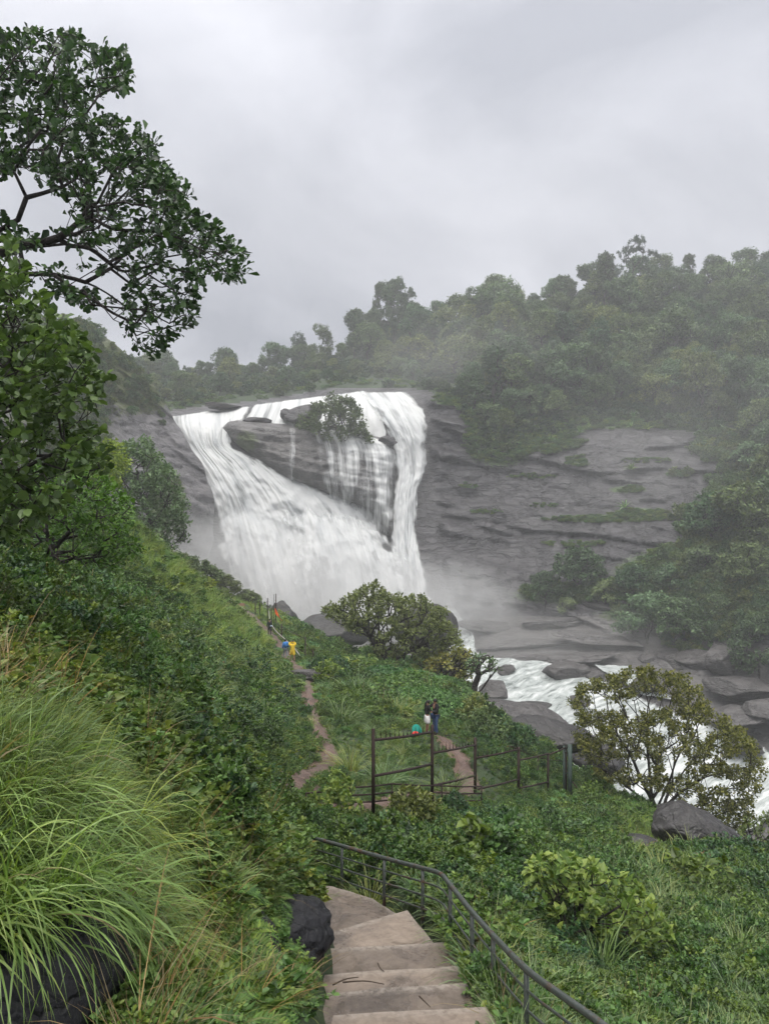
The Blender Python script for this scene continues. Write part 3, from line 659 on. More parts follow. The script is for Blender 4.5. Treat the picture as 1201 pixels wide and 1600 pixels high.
def leaves(pos, d, nrm, length, width, kind='diamond', rng=RNG):
    """leaf blades at pos along d with face normal nrm -> V, faces, per-face random"""
    T, Fs = LEAF[kind]; n = len(pos); k = len(T)
    d = unit(d); nrm = unit(nrm - (nrm * d).sum(1, keepdims=True) * d); s = np.cross(nrm, d)
    length = np.broadcast_to(np.asarray(length, float), n)[:, None, None]; width = np.broadcast_to(np.asarray(width, float), n)[:, None, None]
    V = pos[:, None] + d[:, None] * T[None, :, 0:1] * length + s[:, None] * T[None, :, 1:2] * width + nrm[:, None] * T[None, :, 2:3] * length
    r = rng.random(n); fs, fr = [], []
    for f in Fs:
        fs.append((np.arange(n)[:, None, None] * k + f[None]).reshape(-1, f.shape[1])); fr.append(np.repeat(r, len(f)))
    return V.reshape(-1, 3), fs, fr
class Blob:
    def __init__(s): s.p = []; s.r = {}
    def add(s, V, fs, fr):
        s.p.append((V, fs))
        for f, r in zip(fs, fr): s.r.setdefault(f.shape[1], []).append(r)
    def mesh(s, name):
        V, fs = merge(s.p); r = np.concatenate([np.concatenate(s.r[f.shape[1]]) for f in fs])
        return mesh_np(name, V, fs, {('f', 'rnd'): r})
def rdir(n, rng=RNG):
    return unit(rng.normal(size=(n, 3)))

def blades(root, d, length, width, droop, segs=5, rng=RNG, twist=0.0):
    """arching grass blades: start along d and bend over under their weight"""
    n = len(root); d = unit(d); length = np.broadcast_to(length, n); width = np.broadcast_to(width, n); droop = np.broadcast_to(droop, n)
    p = root.copy(); dirs = d.copy(); rows = []
    hor = unit(d * [1, 1, 0] + rng.normal(size=(n, 3)) * [.05, .05, 0]); side = unit(np.cross(hor, np.array([0, 0, 1.])))
    side = unit(side + 0.35 * rng.normal(size=(n, 3)))
    for i in range(segs + 1):
        t = i / segs; w = width * (1 - t ** 2.2) * (0.75 + 0.25 * min(1, t * 5)) * 0.5
        if i == segs: rows.append((p,))
        else: rows.append((p - side * w[:, None], p + side * w[:, None]))
        dirs = unit(dirs + np.array([0, 0, -1.]) * (droop * (0.35 + 0.9 * t) / segs * 2)[:, None]); p = p + dirs * (length / segs)[:, None]
    V = np.stack([a for r_ in rows for a in r_], 1); k = V.shape[1]
    q = np.array([[2 * i, 2 * i + 1, 2 * i + 3, 2 * i + 2] for i in range(segs - 1)]); t3 = np.array([[2 * (segs - 1), 2 * segs - 1, 2 * segs]])
    b = np.arange(n)[:, None, None] * k; r = rng.random(n)
    return V.reshape(-1, 3), [(b + q[None]).reshape(-1, 4), (b + t3[None]).reshape(-1, 3)], [np.repeat(r, len(q)), r]

# ------------------------------------------------------------------ branching: every tip is joined to the tree by the cheapest path
def grow(chain, tips, bf=0.35, seg=None, jit=0.12, rng=RNG):
    """chain: [(pos, parent)], tips: (n,3). returns pos, parent, downstream tip count"""
    pos = [np.asarray(c[0], float) for c in chain]; par = [c[1] for c in chain]; plen = []
    for p_, q in zip(pos, par): plen.append(0 if q < 0 else plen[q] + np.linalg.norm(p_ - pos[q]))
    tips = np.asarray(tips, float); n = len(tips)
    best = np.full(n, 1e9); who = np.zeros(n, int); dist = np.full(n, 1e9)
    def upd(i):
        d = np.linalg.norm(tips - pos[i], axis=1); c = d + bf * plen[i]; m_ = c < best
        best[m_] = c[m_]; who[m_] = i; dist[m_] = d[m_]
    for i in range(len(pos)): upd(i)
    done = np.zeros(n, bool)
    for _ in range(n):
        c = np.where(done, 1e9, best); k = int(np.argmin(c)); done[k] = True; w = who[k]; a = pos[w]; b = tips[k]; L = np.linalg.norm(b - a)
        m_ = max(1, int(L / seg)) if seg else 1; prev = w; 
        for s in range(1, m_ + 1):
            t = s / m_; q = a + (b - a) * t
            if s < m_: q = q + rng.normal(size=3) * jit * L / m_ + np.array([0, 0, 1]) * 0.10 * L * t * (1 - t)
            pos.append(q); par.append(prev); plen.append(plen[prev] + np.linalg.norm(q - pos[prev])); prev = len(pos) - 1
            if s < m_: upd(prev)
        upd(prev)
    pos = np.array(pos); par = np.array(par); cnt = np.zeros(len(pos)); ch = np.bincount(par[par >= 0], minlength=len(pos)); cnt[ch == 0] = 1
    for i in range(len(pos) - 1, 0, -1):
        if par[i] >= 0: cnt[par[i]] += cnt[i]
    return pos, par, cnt
def wood(pos, par, cnt, r0, ex=0.5, k=6, rmax=1e9, taper=True):
    m_ = par >= 0; a = np.where(m_)[0]; r = np.minimum(r0 * np.maximum(cnt, 1) ** ex, rmax)
    A = pos[par[a]]; B = pos[a]; d = unit(B - A); ov = r[a][:, None] * 0.35
    return tubes(A - d * ov, B + d * ov, np.minimum(r[par[a]], r[a] * 1.25), r[a], k)
def clusters(pos, par, cnt, per, spread, length, width, kind, up=0.4, rng=RNG, back=0.25, jl=0.3, maxcnt=1.5, out=0.7, lobes=None):
    """leaves in rosettes at the twig ends"""
    i = np.where((cnt <= maxcnt) & (par >= 0))[0]; i = np.repeat(i, per); n = len(i)
    d = unit(pos[i] - pos[par[i]]); L = np.linalg.norm(pos[i] - pos[par[i]], axis=1, keepdims=True)
    base = pos[i] - d * L * rng.random((n, 1)) * back + rdir(n, rng) * spread * rng.random((n, 1)) ** 0.5
    ld = unit(d * out + rdir(n, rng) * 0.9 + np.array([0, 0, up * 0.3])); nr = unit(rdir(n, rng) * 0.55 + np.array([0, 0, 1.0]) * up + np.array([0, 0, .2]))
    if lobes is not None:   # blades face out of the leaf mass they belong to
        L = np.array(lobes); dd = (((base[:, None] - L[None, :, :3]) / L[None, :, 3:]) ** 2).sum(2); j = dd.argmin(1)
        nr = unit(unit((base - L[j, :3]) / L[j, 3:] ** 2) * 1.0 + np.array([0, 0, .35]) + rdir(n, rng) * .5); ld = unit(rdir(n, rng) + np.array([0, 0, -.25]))
    s = 1 + jl * rng.normal(size=n); s = np.clip(s, .45, 1.7)
    return leaves(base, ld, nr, length * s, width * s, kind, rng)
def tips_ellipsoids(lobes, n, rng, shell=0.55, zmin=None):
    """points in a union of ellipsoids (cx,cy,cz,rx,ry,rz), more toward the outside"""
    L = np.array(lobes, float); w = L[:, 3] * L[:, 4] * L[:, 5]; w = w ** 0.7; w /= w.sum()
    k = rng.choice(len(L), n, p=w); d = rdir(n, rng); r = shell + (1 - shell) * rng.random(n) ** 0.6
    r = np.where(rng.random(n) < 0.25, rng.random(n) ** 0.33, r)
    p = L[k, :3] + d * r[:, None] * L[k, 3:]
    return p if zmin is None else p[p[:, 2] > zmin]

# bark and leaf materials
M_BARK = rock_mat('dark_wet_bark', (0.012, 0.010, 0.009), (0.028, 0.023, 0.020), (0.055, 0.047, 0.040), 3.0, 0.7, False, 0.2, 'Object', bstr=0.8, bdist=0.04, spec=0.25)
M_BARK2 = rock_mat('grey_bark', (0.022, 0.020, 0.018), (0.045, 0.040, 0.036), (0.085, 0.078, 0.070), 2.0, 0.75, False, 0.2, 'Object', bstr=0.8, bdist=0.05, spec=0.25)
M_LF_DARK = leaf_mat('dark_glossy_leaf', (0.012, 0.030, 0.012), (0.026, 0.062, 0.020), (0.050, 0.100, 0.030), 0.22, 0.38, 0.4, odd=(0.16, 0.06, 0.02), oddp=0.955)
M_LF_MID = leaf_mat('broad_green_leaf', (0.024, 0.052, 0.013), (0.050, 0.096, 0.022), (0.090, 0.148, 0.036), 0.28, 0.4, 0.4)
M_LF_LIME = leaf_mat('fresh_green_leaf', (0.035, 0.075, 0.012), (0.075, 0.135, 0.018), (0.135, 0.205, 0.030), 0.3, 0.45)
M_LF_OLIVE = leaf_mat('olive_leaf', (0.048, 0.062, 0.018), (0.098, 0.112, 0.027), (0.165, 0.160, 0.038), 0.28, 0.5, odd=(0.20, 0.11, 0.02), oddp=0.93)
M_LF_YELLOW = leaf_mat('yellow_green_leaf', (0.045, 0.090, 0.018), (0.098, 0.150, 0.028), (0.175, 0.205, 0.045), 0.3, 0.42, odd=(0.30, 0.19, 0.03), oddp=0.94)
M_LF_SAGE = leaf_mat('grey_green_leaf', (0.045, 0.070, 0.028), (0.080, 0.115, 0.045), (0.125, 0.165, 0.065), 0.28, 0.5)
M_FOREST = [leaf_mat('forest_leaf', (0.022, 0.045, 0.019), (0.042, 0.078, 0.030), (0.074, 0.118, 0.044), 0.2, 0.55),
            leaf_mat('forest_leaf_pale', (0.038, 0.066, 0.028), (0.070, 0.110, 0.044), (0.110, 0.154, 0.064), 0.2, 0.55),
            leaf_mat('forest_leaf_deep', (0.016, 0.036, 0.017), (0.030, 0.060, 0.025), (0.052, 0.088, 0.035), 0.2, 0.55)]

# ------------------------------------------------------------------ forest trees on the hill beyond the falls
def tiered_lobes(rng, h, w): return [(math.cos(a) * w * .28 * q, math.sin(a) * w * .28 * q, h * z + rng.normal() * .2, w * .24, w * .24, h * .045) for z, q, m_ in ((.45, 1, 5), (.62, .95, 5), (.78, .75, 4), (.92, .2, 2)) for a in (np.arange(m_) / m_ * 6.28 + rng.random() * 6)]
def forest_proto(seed, h, w, lobes_n, leafm, form='round', nt_=210, per=34, ls=0.46):
    rng = np.random.default_rng(seed); lobes = []
    for i in range(lobes_n):
        a = rng.random() * 6.283; rr = w * 0.5 * rng.uniform(0.25, 0.75)
        z = h * (rng.uniform(0.22, 0.86) if form != 'tall' else rng.uniform(0.30, 0.92)); sh = (1.15 - z / h) if form == 'tall' else 1
        lobes.append((math.cos(a) * rr * sh, math.sin(a) * rr * sh, z, w * rng.uniform(.17, .27), w * rng.uniform(.17, .27), h * rng.uniform(.08, .14)))
    lobes.append((0, 0, h * .84, w * .24, w * .24, h * .14))
    if form == 'tiered': lobes = tiered_lobes(rng, h, w)
    tips = tips_ellipsoids(lobes, nt_, rng, 0.6)
    chain = [((0, 0, -0.6), -1)]
    for k in range(1, 6): chain.append(((rng.normal() * .12 * k, rng.normal() * .12 * k, h * .1 * k), k - 1))
    pos, par, cnt = grow(chain, tips, 0.3, h * .12, .12, rng)
    root = empty('forest_tree')
    V, f = wood(pos, par, cnt, 0.035, .42, 5); obj('trunk', mesh_np('trunk', V, f), M_BARK2, root)
    bl = Blob(); bl.add(*clusters(pos, par, cnt, per, w * .085, ls, ls * .62, 'diamond', 0.75, rng, .5, lobes=lobes))
    obj('crown', bl.mesh('crown'), leafm, root)
    return root
def hide_proto(root):
    """take a built thing out of the scene again but keep it for copying"""
    for ch in list(root.children): COL.objects.unlink(ch)
    COL.objects.unlink(root); return root
FP = [forest_proto(201, 11, 9, 9, M_FOREST[0]), forest_proto(202, 9, 8.5, 8, M_FOREST[1], 'tiered'), forest_proto(203, 13, 9, 11, M_FOREST[2]),
      forest_proto(204, 8, 8, 7, M_FOREST[0], 'tiered'), forest_proto(205, 10, 10.5, 10, M_FOREST[1]), forest_proto(206, 14, 7, 10, M_FOREST[2], 'tall'), forest_proto(207, 7, 7, 7, M_FOREST[1], nt_=140)]
for fp in FP: hide_proto(fp)
def far_on(u, v):
    return far_pt(np.array([float(u)]), np.array([float(v)]))[0]
def put_tree(proto, loc, s, rz, label, group=None, sz=None, name=None, cat='tree'):
    o = copy_tree(proto); o.name = name or 'forest_tree'
    o.location = tuple(loc); o.scale = (s, s, sz or s); o.rotation_euler = (0, 0, rz)
    tag(o, label, cat, group); 
    if group is None and 'group' in o: del o['group']
    return o
def build_forest():
    rng = np.random.default_rng(31); placed = []
    ridge_u = [-100,120,300,450,520,600,640,700,800,900,1000,1100,1201,1400]; ridge_v = [588,585,583,583,556,498,515,512,485,460,450,446,430,408]
    cand = np.c_[rng.uniform(215, 1260, 9000), rng.uniform(425, 760, 9000)]
    rv = np.interp(cand[:, 0], ridge_u, ridge_v); ct = cliff_top(cand[:, 0]) - np.interp(cand[:, 0], [200, 640, 700, 1201], [10, 12, 26, 20])
    ok = (cand[:, 1] > rv + 2) & (cand[:, 1] < ct); cand = cand[ok]
    Y = np.exp(far_logY(cand[:, 0], cand[:, 1] * VS))
    keep = []
    for i in range(len(cand)):
        r = (5.0 if cand[i, 0] > 500 else 3.0) / Y[i] * F
        if all((cand[i, 0] - cand[j, 0]) ** 2 + ((cand[i, 1] - cand[j, 1]) * 1.5) ** 2 > r * r for j in keep): keep.append(i)
    keep = keep[:292]
    for i in keep:
        u, v = cand[i]; p = far_on(u, v); left = u < 500
        low = v > ct_of(u) - 30
        k = rng.choice(7, p=[.2, .2, .15, .12, .15, .06, .12]) if not low else rng.choice([1, 3, 6, 4])
        s = rng.choice([.75, .95, 1.15, 1.5]) * rng.uniform(.9, 1.12) * (0.72 if low else 1.0) * (0.8 if left else 1)
        look = ['mid-green', 'pale green', 'deep green tall', 'mid-green low', 'pale green spreading', 'deep green narrow', 'pale green small'][k]
        if left: wh, gp = 'tree in the distant wood behind the waterfall lip', 'trees of the distant wood behind the falls'
        elif u < 700: wh, gp = 'tree on the wooded rise just above the waterfall', 'trees on the rise above the falls'
        elif low: wh, gp = 'tree at the lower forest edge above the bare cliff', 'trees along the cliff top'
        else:
            wh = 'tree in the %s part of the misty forest, %s' % ('left' if u < 870 else ('middle' if u < 1040 else 'right'), 'near the skyline' if v < np.interp(u, ridge_u, ridge_v) + 55 else 'below the skyline trees'); gp = 'trees of the hillside forest'
        lb = look + ' ' + wh
        put_tree(FP[k], (p[0], p[1], p[2] - 0.3), s, rng.random() * 6.28, lb, gp, s * rng.uniform(.9, 1.15))
def ct_of(u): return float(cliff_top(np.array([float(u)]))[0])
build_forest()
# trees that stand out on the skyline
for (u, vt, vb, k, lb) in ((615, 432, 505, 5, 'tall dark tree standing highest on the rise left of the misty forest'),
                           (640, 445, 512, 2, 'dark rounded tree leaning against the tallest one on the rise above the falls'),
                           (557, 478, 545, 5, 'narrow pointed tree on the left slope of the rise above the falls'),
                           (585, 480, 530, 0, 'dense dark tree between the narrow pointed tree and the tallest tree of the rise'),
                           (925, 405, 468, 0, 'rounded skyline tree just left of the slender tree that tops the forest'),
                           (1110, 395, 452, 0, 'rounded skyline tree right of the slender tree that tops the forest'),
                           (880, 428, 472, 3, 'small round tree on the skyline left of the rounded skyline tree'),
                           (1170, 385, 440, 4, 'broad skyline tree at the upper right end of the forest')):
    p = far_on(u, vb); hh = (vb - vt) / F * p[1]
    put_tree(FP[k], p - np.array([0, 0, .5]), hh / [11, 9, 13, 8, 10, 14, 7][k] * 0.98, u, lb)

def emergent():
    """slender open-crowned tree rising above the forest"""
    rng = np.random.default_rng(77); p = far_on(992, 468); h = (468 - 370) / F * p[1]
    lobes = [(0, 0, h * .86, 4.2, 4, 2.4), (-4.2, 0, h * .76, 2.6, 2.4, 1.5), (4.6, .5, h * .74, 2.8, 2.4, 1.5), (-2.4, 1, h * .64, 2.2, 2, 1.1), (2.6, -1, h * .62, 2.0, 2, 1.0), (1.2, 0, h * .97, 2.2, 2, 1.3), (8.0, 0, h * .72, 1.6, 1.5, 1.0)]
    tips = tips_ellipsoids(lobes, 150, rng, .5)
    chain = [((0, 0, -1), -1)] + [((rng.normal() * .12 * k, 0, h * .085 * k), k - 1) for k in range(1, 8)]
    pos, par, cnt = grow(chain, tips, .35, 1.2, .12, rng)
    root = empty('emergent_tree', p.tolist()); V, f = wood(pos, par, cnt, .05, .42, 5); obj('trunk', mesh_np('trunk', V, f), M_BARK2, root)
    b = Blob(); b.add(*clusters(pos, par, cnt, 44, .75, .46, .30, 'diamond', .6, rng, .4)); obj('crown', b.mesh('crown'), M_FOREST[2], root)
    tag(root, 'slender tree with open crown rising above the forest skyline', 'tree')
emergent()
# ------------------------------------------------------------------ larger trees and shrubs of the near side, each built to its own outline
def tips_outline(poly, Y0, Y1, n, rng, holes=(), round_=True):
    """tip positions through a crown that fills this outline as seen from the path, deepest in the middle"""
    poly = np.array(poly, float); lo, hi = poly.min(0), poly.max(0); out_ = []
    while len(out_) < n:
        q = lo + rng.random((n * 3, 2)) * (hi - lo); q = q[in_poly(q[:, 0], q[:, 1], poly)]
        for (hu, hv, ru, rv) in holes: q = q[((q[:, 0] - hu) / ru) ** 2 + ((q[:, 1] - hv) / rv) ** 2 > 1]
        out_.extend(q.tolist())
    q = np.array(out_[:n]); c = (lo + hi) / 2; e = np.clip(1 - (((q - c) / ((hi - lo) / 2)) ** 2).sum(1) * 0.6, 0.15, 1) ** 0.5
    Ym = (Y0 + Y1) / 2; Y = Ym + (Y1 - Y0) / 2 * e * rng.uniform(-1, 1, n) if round_ else rng.uniform(Y0, Y1, n)
    return P(q[:, 0], q[:, 1], Y)
def limb_chain(limbs):
    """limbs: list of (parent_limb, parent_index, [(u,v,Y)...]) -> chain"""
    chain = []; idx = []
    for pl, pi, pts in limbs:
        prev = -1 if pl is None else idx[pl][pi]; mine = [] if pl is None else []
        q = spl(P(*np.array(pts, float).T), max(2, len(pts) * 3 - 2)) if len(pts) > 1 else P(*np.array(pts, float).T)
        for k, p_ in enumerate(q):
            chain.append((p_, prev)); prev = len(chain) - 1; mine.append(prev)
        idx.append(mine)
    return chain
def hero_tree(name, label, limbs, tips, leafm, per, spread, ll, lw, kind, r0, ex=0.45, seg=0.5, bf=0.4, seed=1, bark=None, up=0.5, cat='tree', ksides=7, back=0.35, base=None, rmax=1e9, group=None, crown='crown', trunk='trunk'):
    rng = np.random.default_rng(seed); chain = limb_chain(limbs); pos, par, cnt = grow(chain, tips, bf, seg, .13, rng)
    o = np.array(chain[0][0]) if base is None else np.array(base); pos = pos - o
    root = empty(name, o.tolist())
    V, f = wood(pos, par, cnt, r0, ex, ksides, rmax); obj(trunk, mesh_np(trunk, V, f, smooth=True), bark or M_BARK, root)
    b = Blob(); b.add(*clusters(pos, par, cnt, per, spread, ll, lw, kind, up, rng, back)); obj(crown, b.mesh(crown), leafm, root)
    tag(root, label, cat, group); return root

rg = np.random.default_rng(5)
# overhanging tree, top left
T1 = [(-170,0),(-60,25),(0,38),(30,50),(62,42),(80,62),(105,45),(150,70),(195,85),(205,130),(165,152),(170,170),(202,182),(225,208),(250,215),(262,255),(293,285),(300,330),(345,345),(385,410),(383,438),(330,442),(310,440),(308,490),(288,522),(262,538),(238,562),(215,545),(190,505),(150,490),(110,470),(60,452),(30,440),(-170,470)]
holes1 = [(30,305,56,32),(80,340,40,28),(95,400,56,16),(150,395,26,14),(45,160,22,12),(20,205,24,14),(165,440,40,16),(130,110,18,26),(215,330,18,12),(150,300,18,14),(280,410,20,9),(190,330,14,10),(230,395,22,10),(25,400,40,14),(170,165,24,14),(255,430,18,10),(120,430,20,9),(200,275,12,8),(60,225,16,10)]
hero_tree('overhanging_tree', 'dark-leaved tree reaching in from the upper left across the sky', [
  (None, 0, [(-330,1000,12.5),(-290,800,12.4),(-220,600,12.2),(-160,470,12)]),
  (0, -1, [(-60,420,11.8),(30,385,11.6),(90,372,11.4),(128,338,11.3),(140,300,11.3)]),
  (1, 8, [(140,338,11.3),(180,358,11.1),(230,360,11),(280,372,10.9),(330,398,10.8)]),
  (1, 6, [(110,384,11.5),(140,388,11.7),(170,410,11.8),(195,424,11.9),(245,412,12)]),
  (0, -1, [(-60,440,12.4),(50,428,12.5),(100,432,12.5),(150,448,12.6),(200,482,12.7),(240,520,12.8)]),
  (0, -2, [(-120,330,12.2),(-50,230,12.4),(20,250,12.4),(60,268,12.2),(100,252,12),(140,275,11.8)]),
  (5, 6, [(20,235,12.5),(40,190,12.8),(30,120,13)]),
  (5, 12, [(70,262,12),(95,180,11.8),(115,120,11.7),(150,95,11.6)]),
 ], np.r_[tips_outline(T1, 9.9, 14.0, 1500, rg, holes1), tips_outline([(-170,60),(90,120),(140,200),(230,260),(300,340),(360,410),(300,430),(200,400),(120,300),(0,220),(-170,300)], 10, 14, 420, rg, holes1)],
 M_LF_DARK, 12, .085, .108, .062, 'obovate', .0050, .52, .28, .35, 3, up=.35, rmax=.11)
# broad-leaved tree below it
T2 = [(-150,350),(0,365),(30,385),(45,440),(75,480),(120,515),(150,560),(168,590),(165,625),(145,645),(178,690),(170,735),(120,770),(90,800),(40,835),(-150,860)]
hero_tree('broadleaf_tree', 'broad-leaved green tree filling the left edge below the overhanging branches', [
  (None, 0, [(-200,1010,8.6),(-170,900,8.6),(-120,760,8.6),(-60,640,8.5)]),
  (0, -1, [(0,560,8.4),(60,520,8.3)]), (0, 5, [(-20,760,8.3),(60,720,8.2),(120,690,8.1)]), (0, 8, [(20,640,8.1),(100,610,8)])],
 np.r_[tips_outline(T2, 7.0, 9.8, 800, rg, [(95,760,30,12),(60,500,14,10)]), tips_outline([(-150,420),(20,420),(90,560),(120,700),(40,800),(-150,840)], 7.4, 9.6, 250, rg)],
 leaf_mat('deep_broad_leaf', (0.022, 0.046, 0.014), (0.042, 0.078, 0.022), (0.072, 0.116, 0.036), .25, .4, .4), 13, .08, .092, .072, 'oval', .0040, .5, .25, .35, 4, up=.55, rmax=.08)
# fresh green bush-tree behind
T3 = [(0,770),(40,728),(100,712),(140,722),(165,748),(198,775),(210,800),(205,830),(222,860),(200,885),(150,890),(60,880),(0,870),(-60,850)]
hero_tree('fresh_green_tree', 'yellow-green rounded tree on the slope left of the grassy crest', [
  (None, 0, [(60,920,19),(70,880,19),(90,850,19)]), (0, -1, [(110,830,18.6),(150,810,18.4)]), (0, -1, [(60,820,19.2),(40,790,19.4)])],
 tips_outline(T3, 16.5, 21, 520, rg, [(120,850,20,10)]), M_LF_LIME, 22, .20, .10, .060, 'oval', .009, .48, .5, .3, 5, up=.6)
hero_tree('pale_green_tree', 'pale green tree behind the yellow-green rounded tree', [(None, 0, [(165,800,60),(168,770,60),(165,745,60)])],
 tips_outline([(130,720),(160,690),(185,690),(200,720),(190,760),(160,770),(135,755)], 57, 63, 120, rg), M_LF_LIME, 34, .5, .26, .17, 'diamond', .02, .45, 1.2, .3, 6, up=.7)
T4 = [(176,720),(195,692),(232,688),(252,722),(275,742),(292,790),(290,845),(262,868),(225,862),(196,830),(182,790)]
hero_tree('grey_green_tree', 'grey-green tree on the crest below the left rock shoulder', [(None, 0, [(240,885,88),(240,850,88),(238,820,88)]), (0, -1, [(225,790,88),(215,750,88)]), (0, -1, [(258,790,87),(265,770,87)])],
 tips_outline(T4, 83, 92, 340, rg), M_FOREST[1], 50, .75, .36, .24, 'diamond', .035, .45, 1.5, .3, 7, up=.7)
# spreading tree by the gorge edge
TA = [(504,952),(530,935),(548,930),(566,915),(590,910),(606,926),(628,932),(655,930),(672,944),(694,952),(700,974),(716,990),(724,1022),(742,1040),(720,1062),(700,1056),(672,1062),(650,1052),(628,1060),(606,1036),(584,1012),(566,990),(540,985),(520,970)]
hero_tree('spreading_tree', 'wide spreading tree in front of the foot of the waterfall', [
  (None, 0, [(592,1050,74),(590,1032,74),(588,1012,74)]), (0, -1, [(572,985,73),(552,962,72)]), (0, -1, [(592,985,74),(590,950,74)]),
  (0, -1, [(612,985,74),(632,968,74),(668,958,73)]), (0, 2, [(620,1020,73),(650,1010,72),(690,1000,71)]), (4, 3, [(665,1030,71),(700,1035,70)]), (1, 2, [(560,975,75),(530,955,76)])],
 np.r_[tips_outline(TA, 68, 80, 620, rg, [(600,985,10,8),(560,1000,10,6),(640,1025,12,6),(675,1020,10,5),(620,1000,8,5)]), tips_outline(TA, 69, 79, 10, rg)], M_LF_SAGE, 30, .45, .30, .19, 'diamond', .036, .45, 1.0, .45, 8, up=.5)
hero_tree('spreading_tree', 'olive tree with drooping branches at the right foot of the wide spreading tree', [(None, 0, [(700,1092,69),(694,1070,69),(690,1052,69)]), (0, -1, [(715,1042,69),(728,1032,69)])],
 tips_outline([(660,1040),(690,1020),(725,1015),(745,1030),(740,1058),(712,1064),(676,1070)], 66, 72, 130, rg), M_LF_OLIVE, 15, .42, .28, .18, 'diamond', .045, .45, 1.0, .4, 9, up=.5)
hero_tree('sapling', 'small two-stemmed tree beside the river below the spreading tree', [(None, 0, [(740,1094,66),(742,1072,66),(748,1055,66)]), (0, -1, [(742,1040,66),(744,1028,66)]), (0, -1, [(762,1046,66),(770,1036,66)]), (0, 1, [(752,1078,66),(764,1060,66)])],
 tips_outline([(722,1042),(736,1022),(752,1018),(774,1028),(782,1044),(764,1058),(738,1052)], 64, 68, 90, rg, [(752,1046,8,5)]), M_LF_SAGE, 5, .30, .26, .17, 'diamond', .045, .48, .8, .4, 10, up=.5)
# olive-gold tree at the river edge
TC = [(888,1092),(905,1072),(940,1062),(960,1052),(1000,1044),(1040,1046),(1072,1056),(1092,1072),(1108,1092),(1106,1112),(1136,1124),(1160,1142),(1184,1170),(1196,1206),(1192,1232),(1172,1238),(1182,1262),(1170,1292),(1132,1300),(1100,1296),(1064,1262),(1040,1240),(1000,1228),(960,1226),(925,1205),(905,1180),(896,1150),(904,1120)]
holesC = [(985,1105,32,14),(935,1102,20,11),(1032,1094,20,10),(1100,1140,22,10),(1150,1190,20,12),(1005,1200,20,16),(960,1196,18,14),(1055,1195,22,14),(1115,1222,30,11),(1040,1140,10,6),(920,1140,14,8),(1150,1245,16,6)]
hero_tree('olive_tree', 'large olive-gold tree with dark forked trunk beside the rapids', [
  (None, 0, [(1028,1290,40.5),(1024,1268,40.5),(1018,1250,40.5)]), (0, -1, [(1000,1215,40),(985,1180,40),(965,1150,39.5)]), (0, -1, [(1014,1200,41),(1010,1150,41.5),(1012,1105,42),(1024,1070,42)]),
  (0, 3, [(1046,1220,40.5),(1060,1180,40.5),(1085,1150,40.5)]), (0, 2, [(1060,1240,40),(1100,1215,39.5),(1150,1205,39)]), (2, 4, [(985,1105,41),(960,1078,41)]), (4, 3, [(1110,1250,40),(1150,1270,40)]), (0, 3, [(990,1238,40.5),(960,1215,40.5),(925,1190,40.5)])],
 np.r_[tips_outline(TC, 36, 45, 950, rg, holesC), tips_outline([(960,1075),(1090,1080),(1160,1180),(1150,1280),(1060,1240),(940,1200),(910,1110)], 37, 44, 150, rg, holesC)], M_LF_OLIVE, 36, .26, .150, .100, 'diamond', .0095, .52, .55, .5, 11, up=.5, rmax=.26)
hero_tree('sapling', 'thin sapling at the right edge beyond the dark boulder', [(None, 0, [(1186,1372,30),(1184,1345,30),(1180,1325,30)]), (0, -1, [(1170,1300,30),(1166,1285,30)]), (0, -1, [(1198,1310,30),(1212,1295,30)])],
 tips_outline([(1150,1300),(1165,1275),(1200,1268),(1240,1280),(1240,1320),(1205,1330),(1190,1318),(1165,1325)], 28.5, 31.5, 110, rg), M_LF_SAGE, 9, .12, .13, .08, 'diamond', .012, .45, .4, .4, 12)
# yellow-green shrub below the railing
TE = [(818,1352),(850,1338),(880,1332),(920,1340),(950,1362),(985,1372),(1012,1400),(1042,1440),(1052,1474),(1015,1490),(980,1482),(950,1468),(915,1458),(890,1472),(862,1450),(838,1420),(815,1385)]
hero_tree('yellow_green_shrub', 'yellow-green shrub with pointed heart-shaped leaves below the stair railing', [
  (None, 0, [(876,1530,13.4),(880,1490,13.4),(882,1450,13.4)]), (None, 0, [(912,1530,13.6),(908,1480,13.6),(905,1440,13.6)]), (0, -1, [(865,1410,13.2),(850,1375,13.1)]), (1, -1, [(940,1410,13.8),(985,1420,14)]), (1, -1, [(905,1390,13.4),(900,1355,13.3)])],
 tips_outline(TE, 12.2, 14.8, 330, rg), M_LF_YELLOW, 9, .07, .115, .080, 'heart', .006, .48, .25, .4, 13, up=.75, bark=M_BARK, cat='shrub', base=P(890,1530,13.5))
# dense bush on the rock island
hero_tree('island_bush', 'dense dark bush growing on the rock island between the falls', [(None, 0, [(525,700,197),(525,685,197),(525,668,197)])],
 tips_outline([(462,662),(478,640),(505,620),(530,618),(552,628),(566,648),(580,688),(560,694),(520,690),(486,676)], 191, 203, 240, rg), M_FOREST[2], 60, 1.2, .55, .36, 'diamond', .06, .42, 2, .3, 14, up=.7, cat='bush')

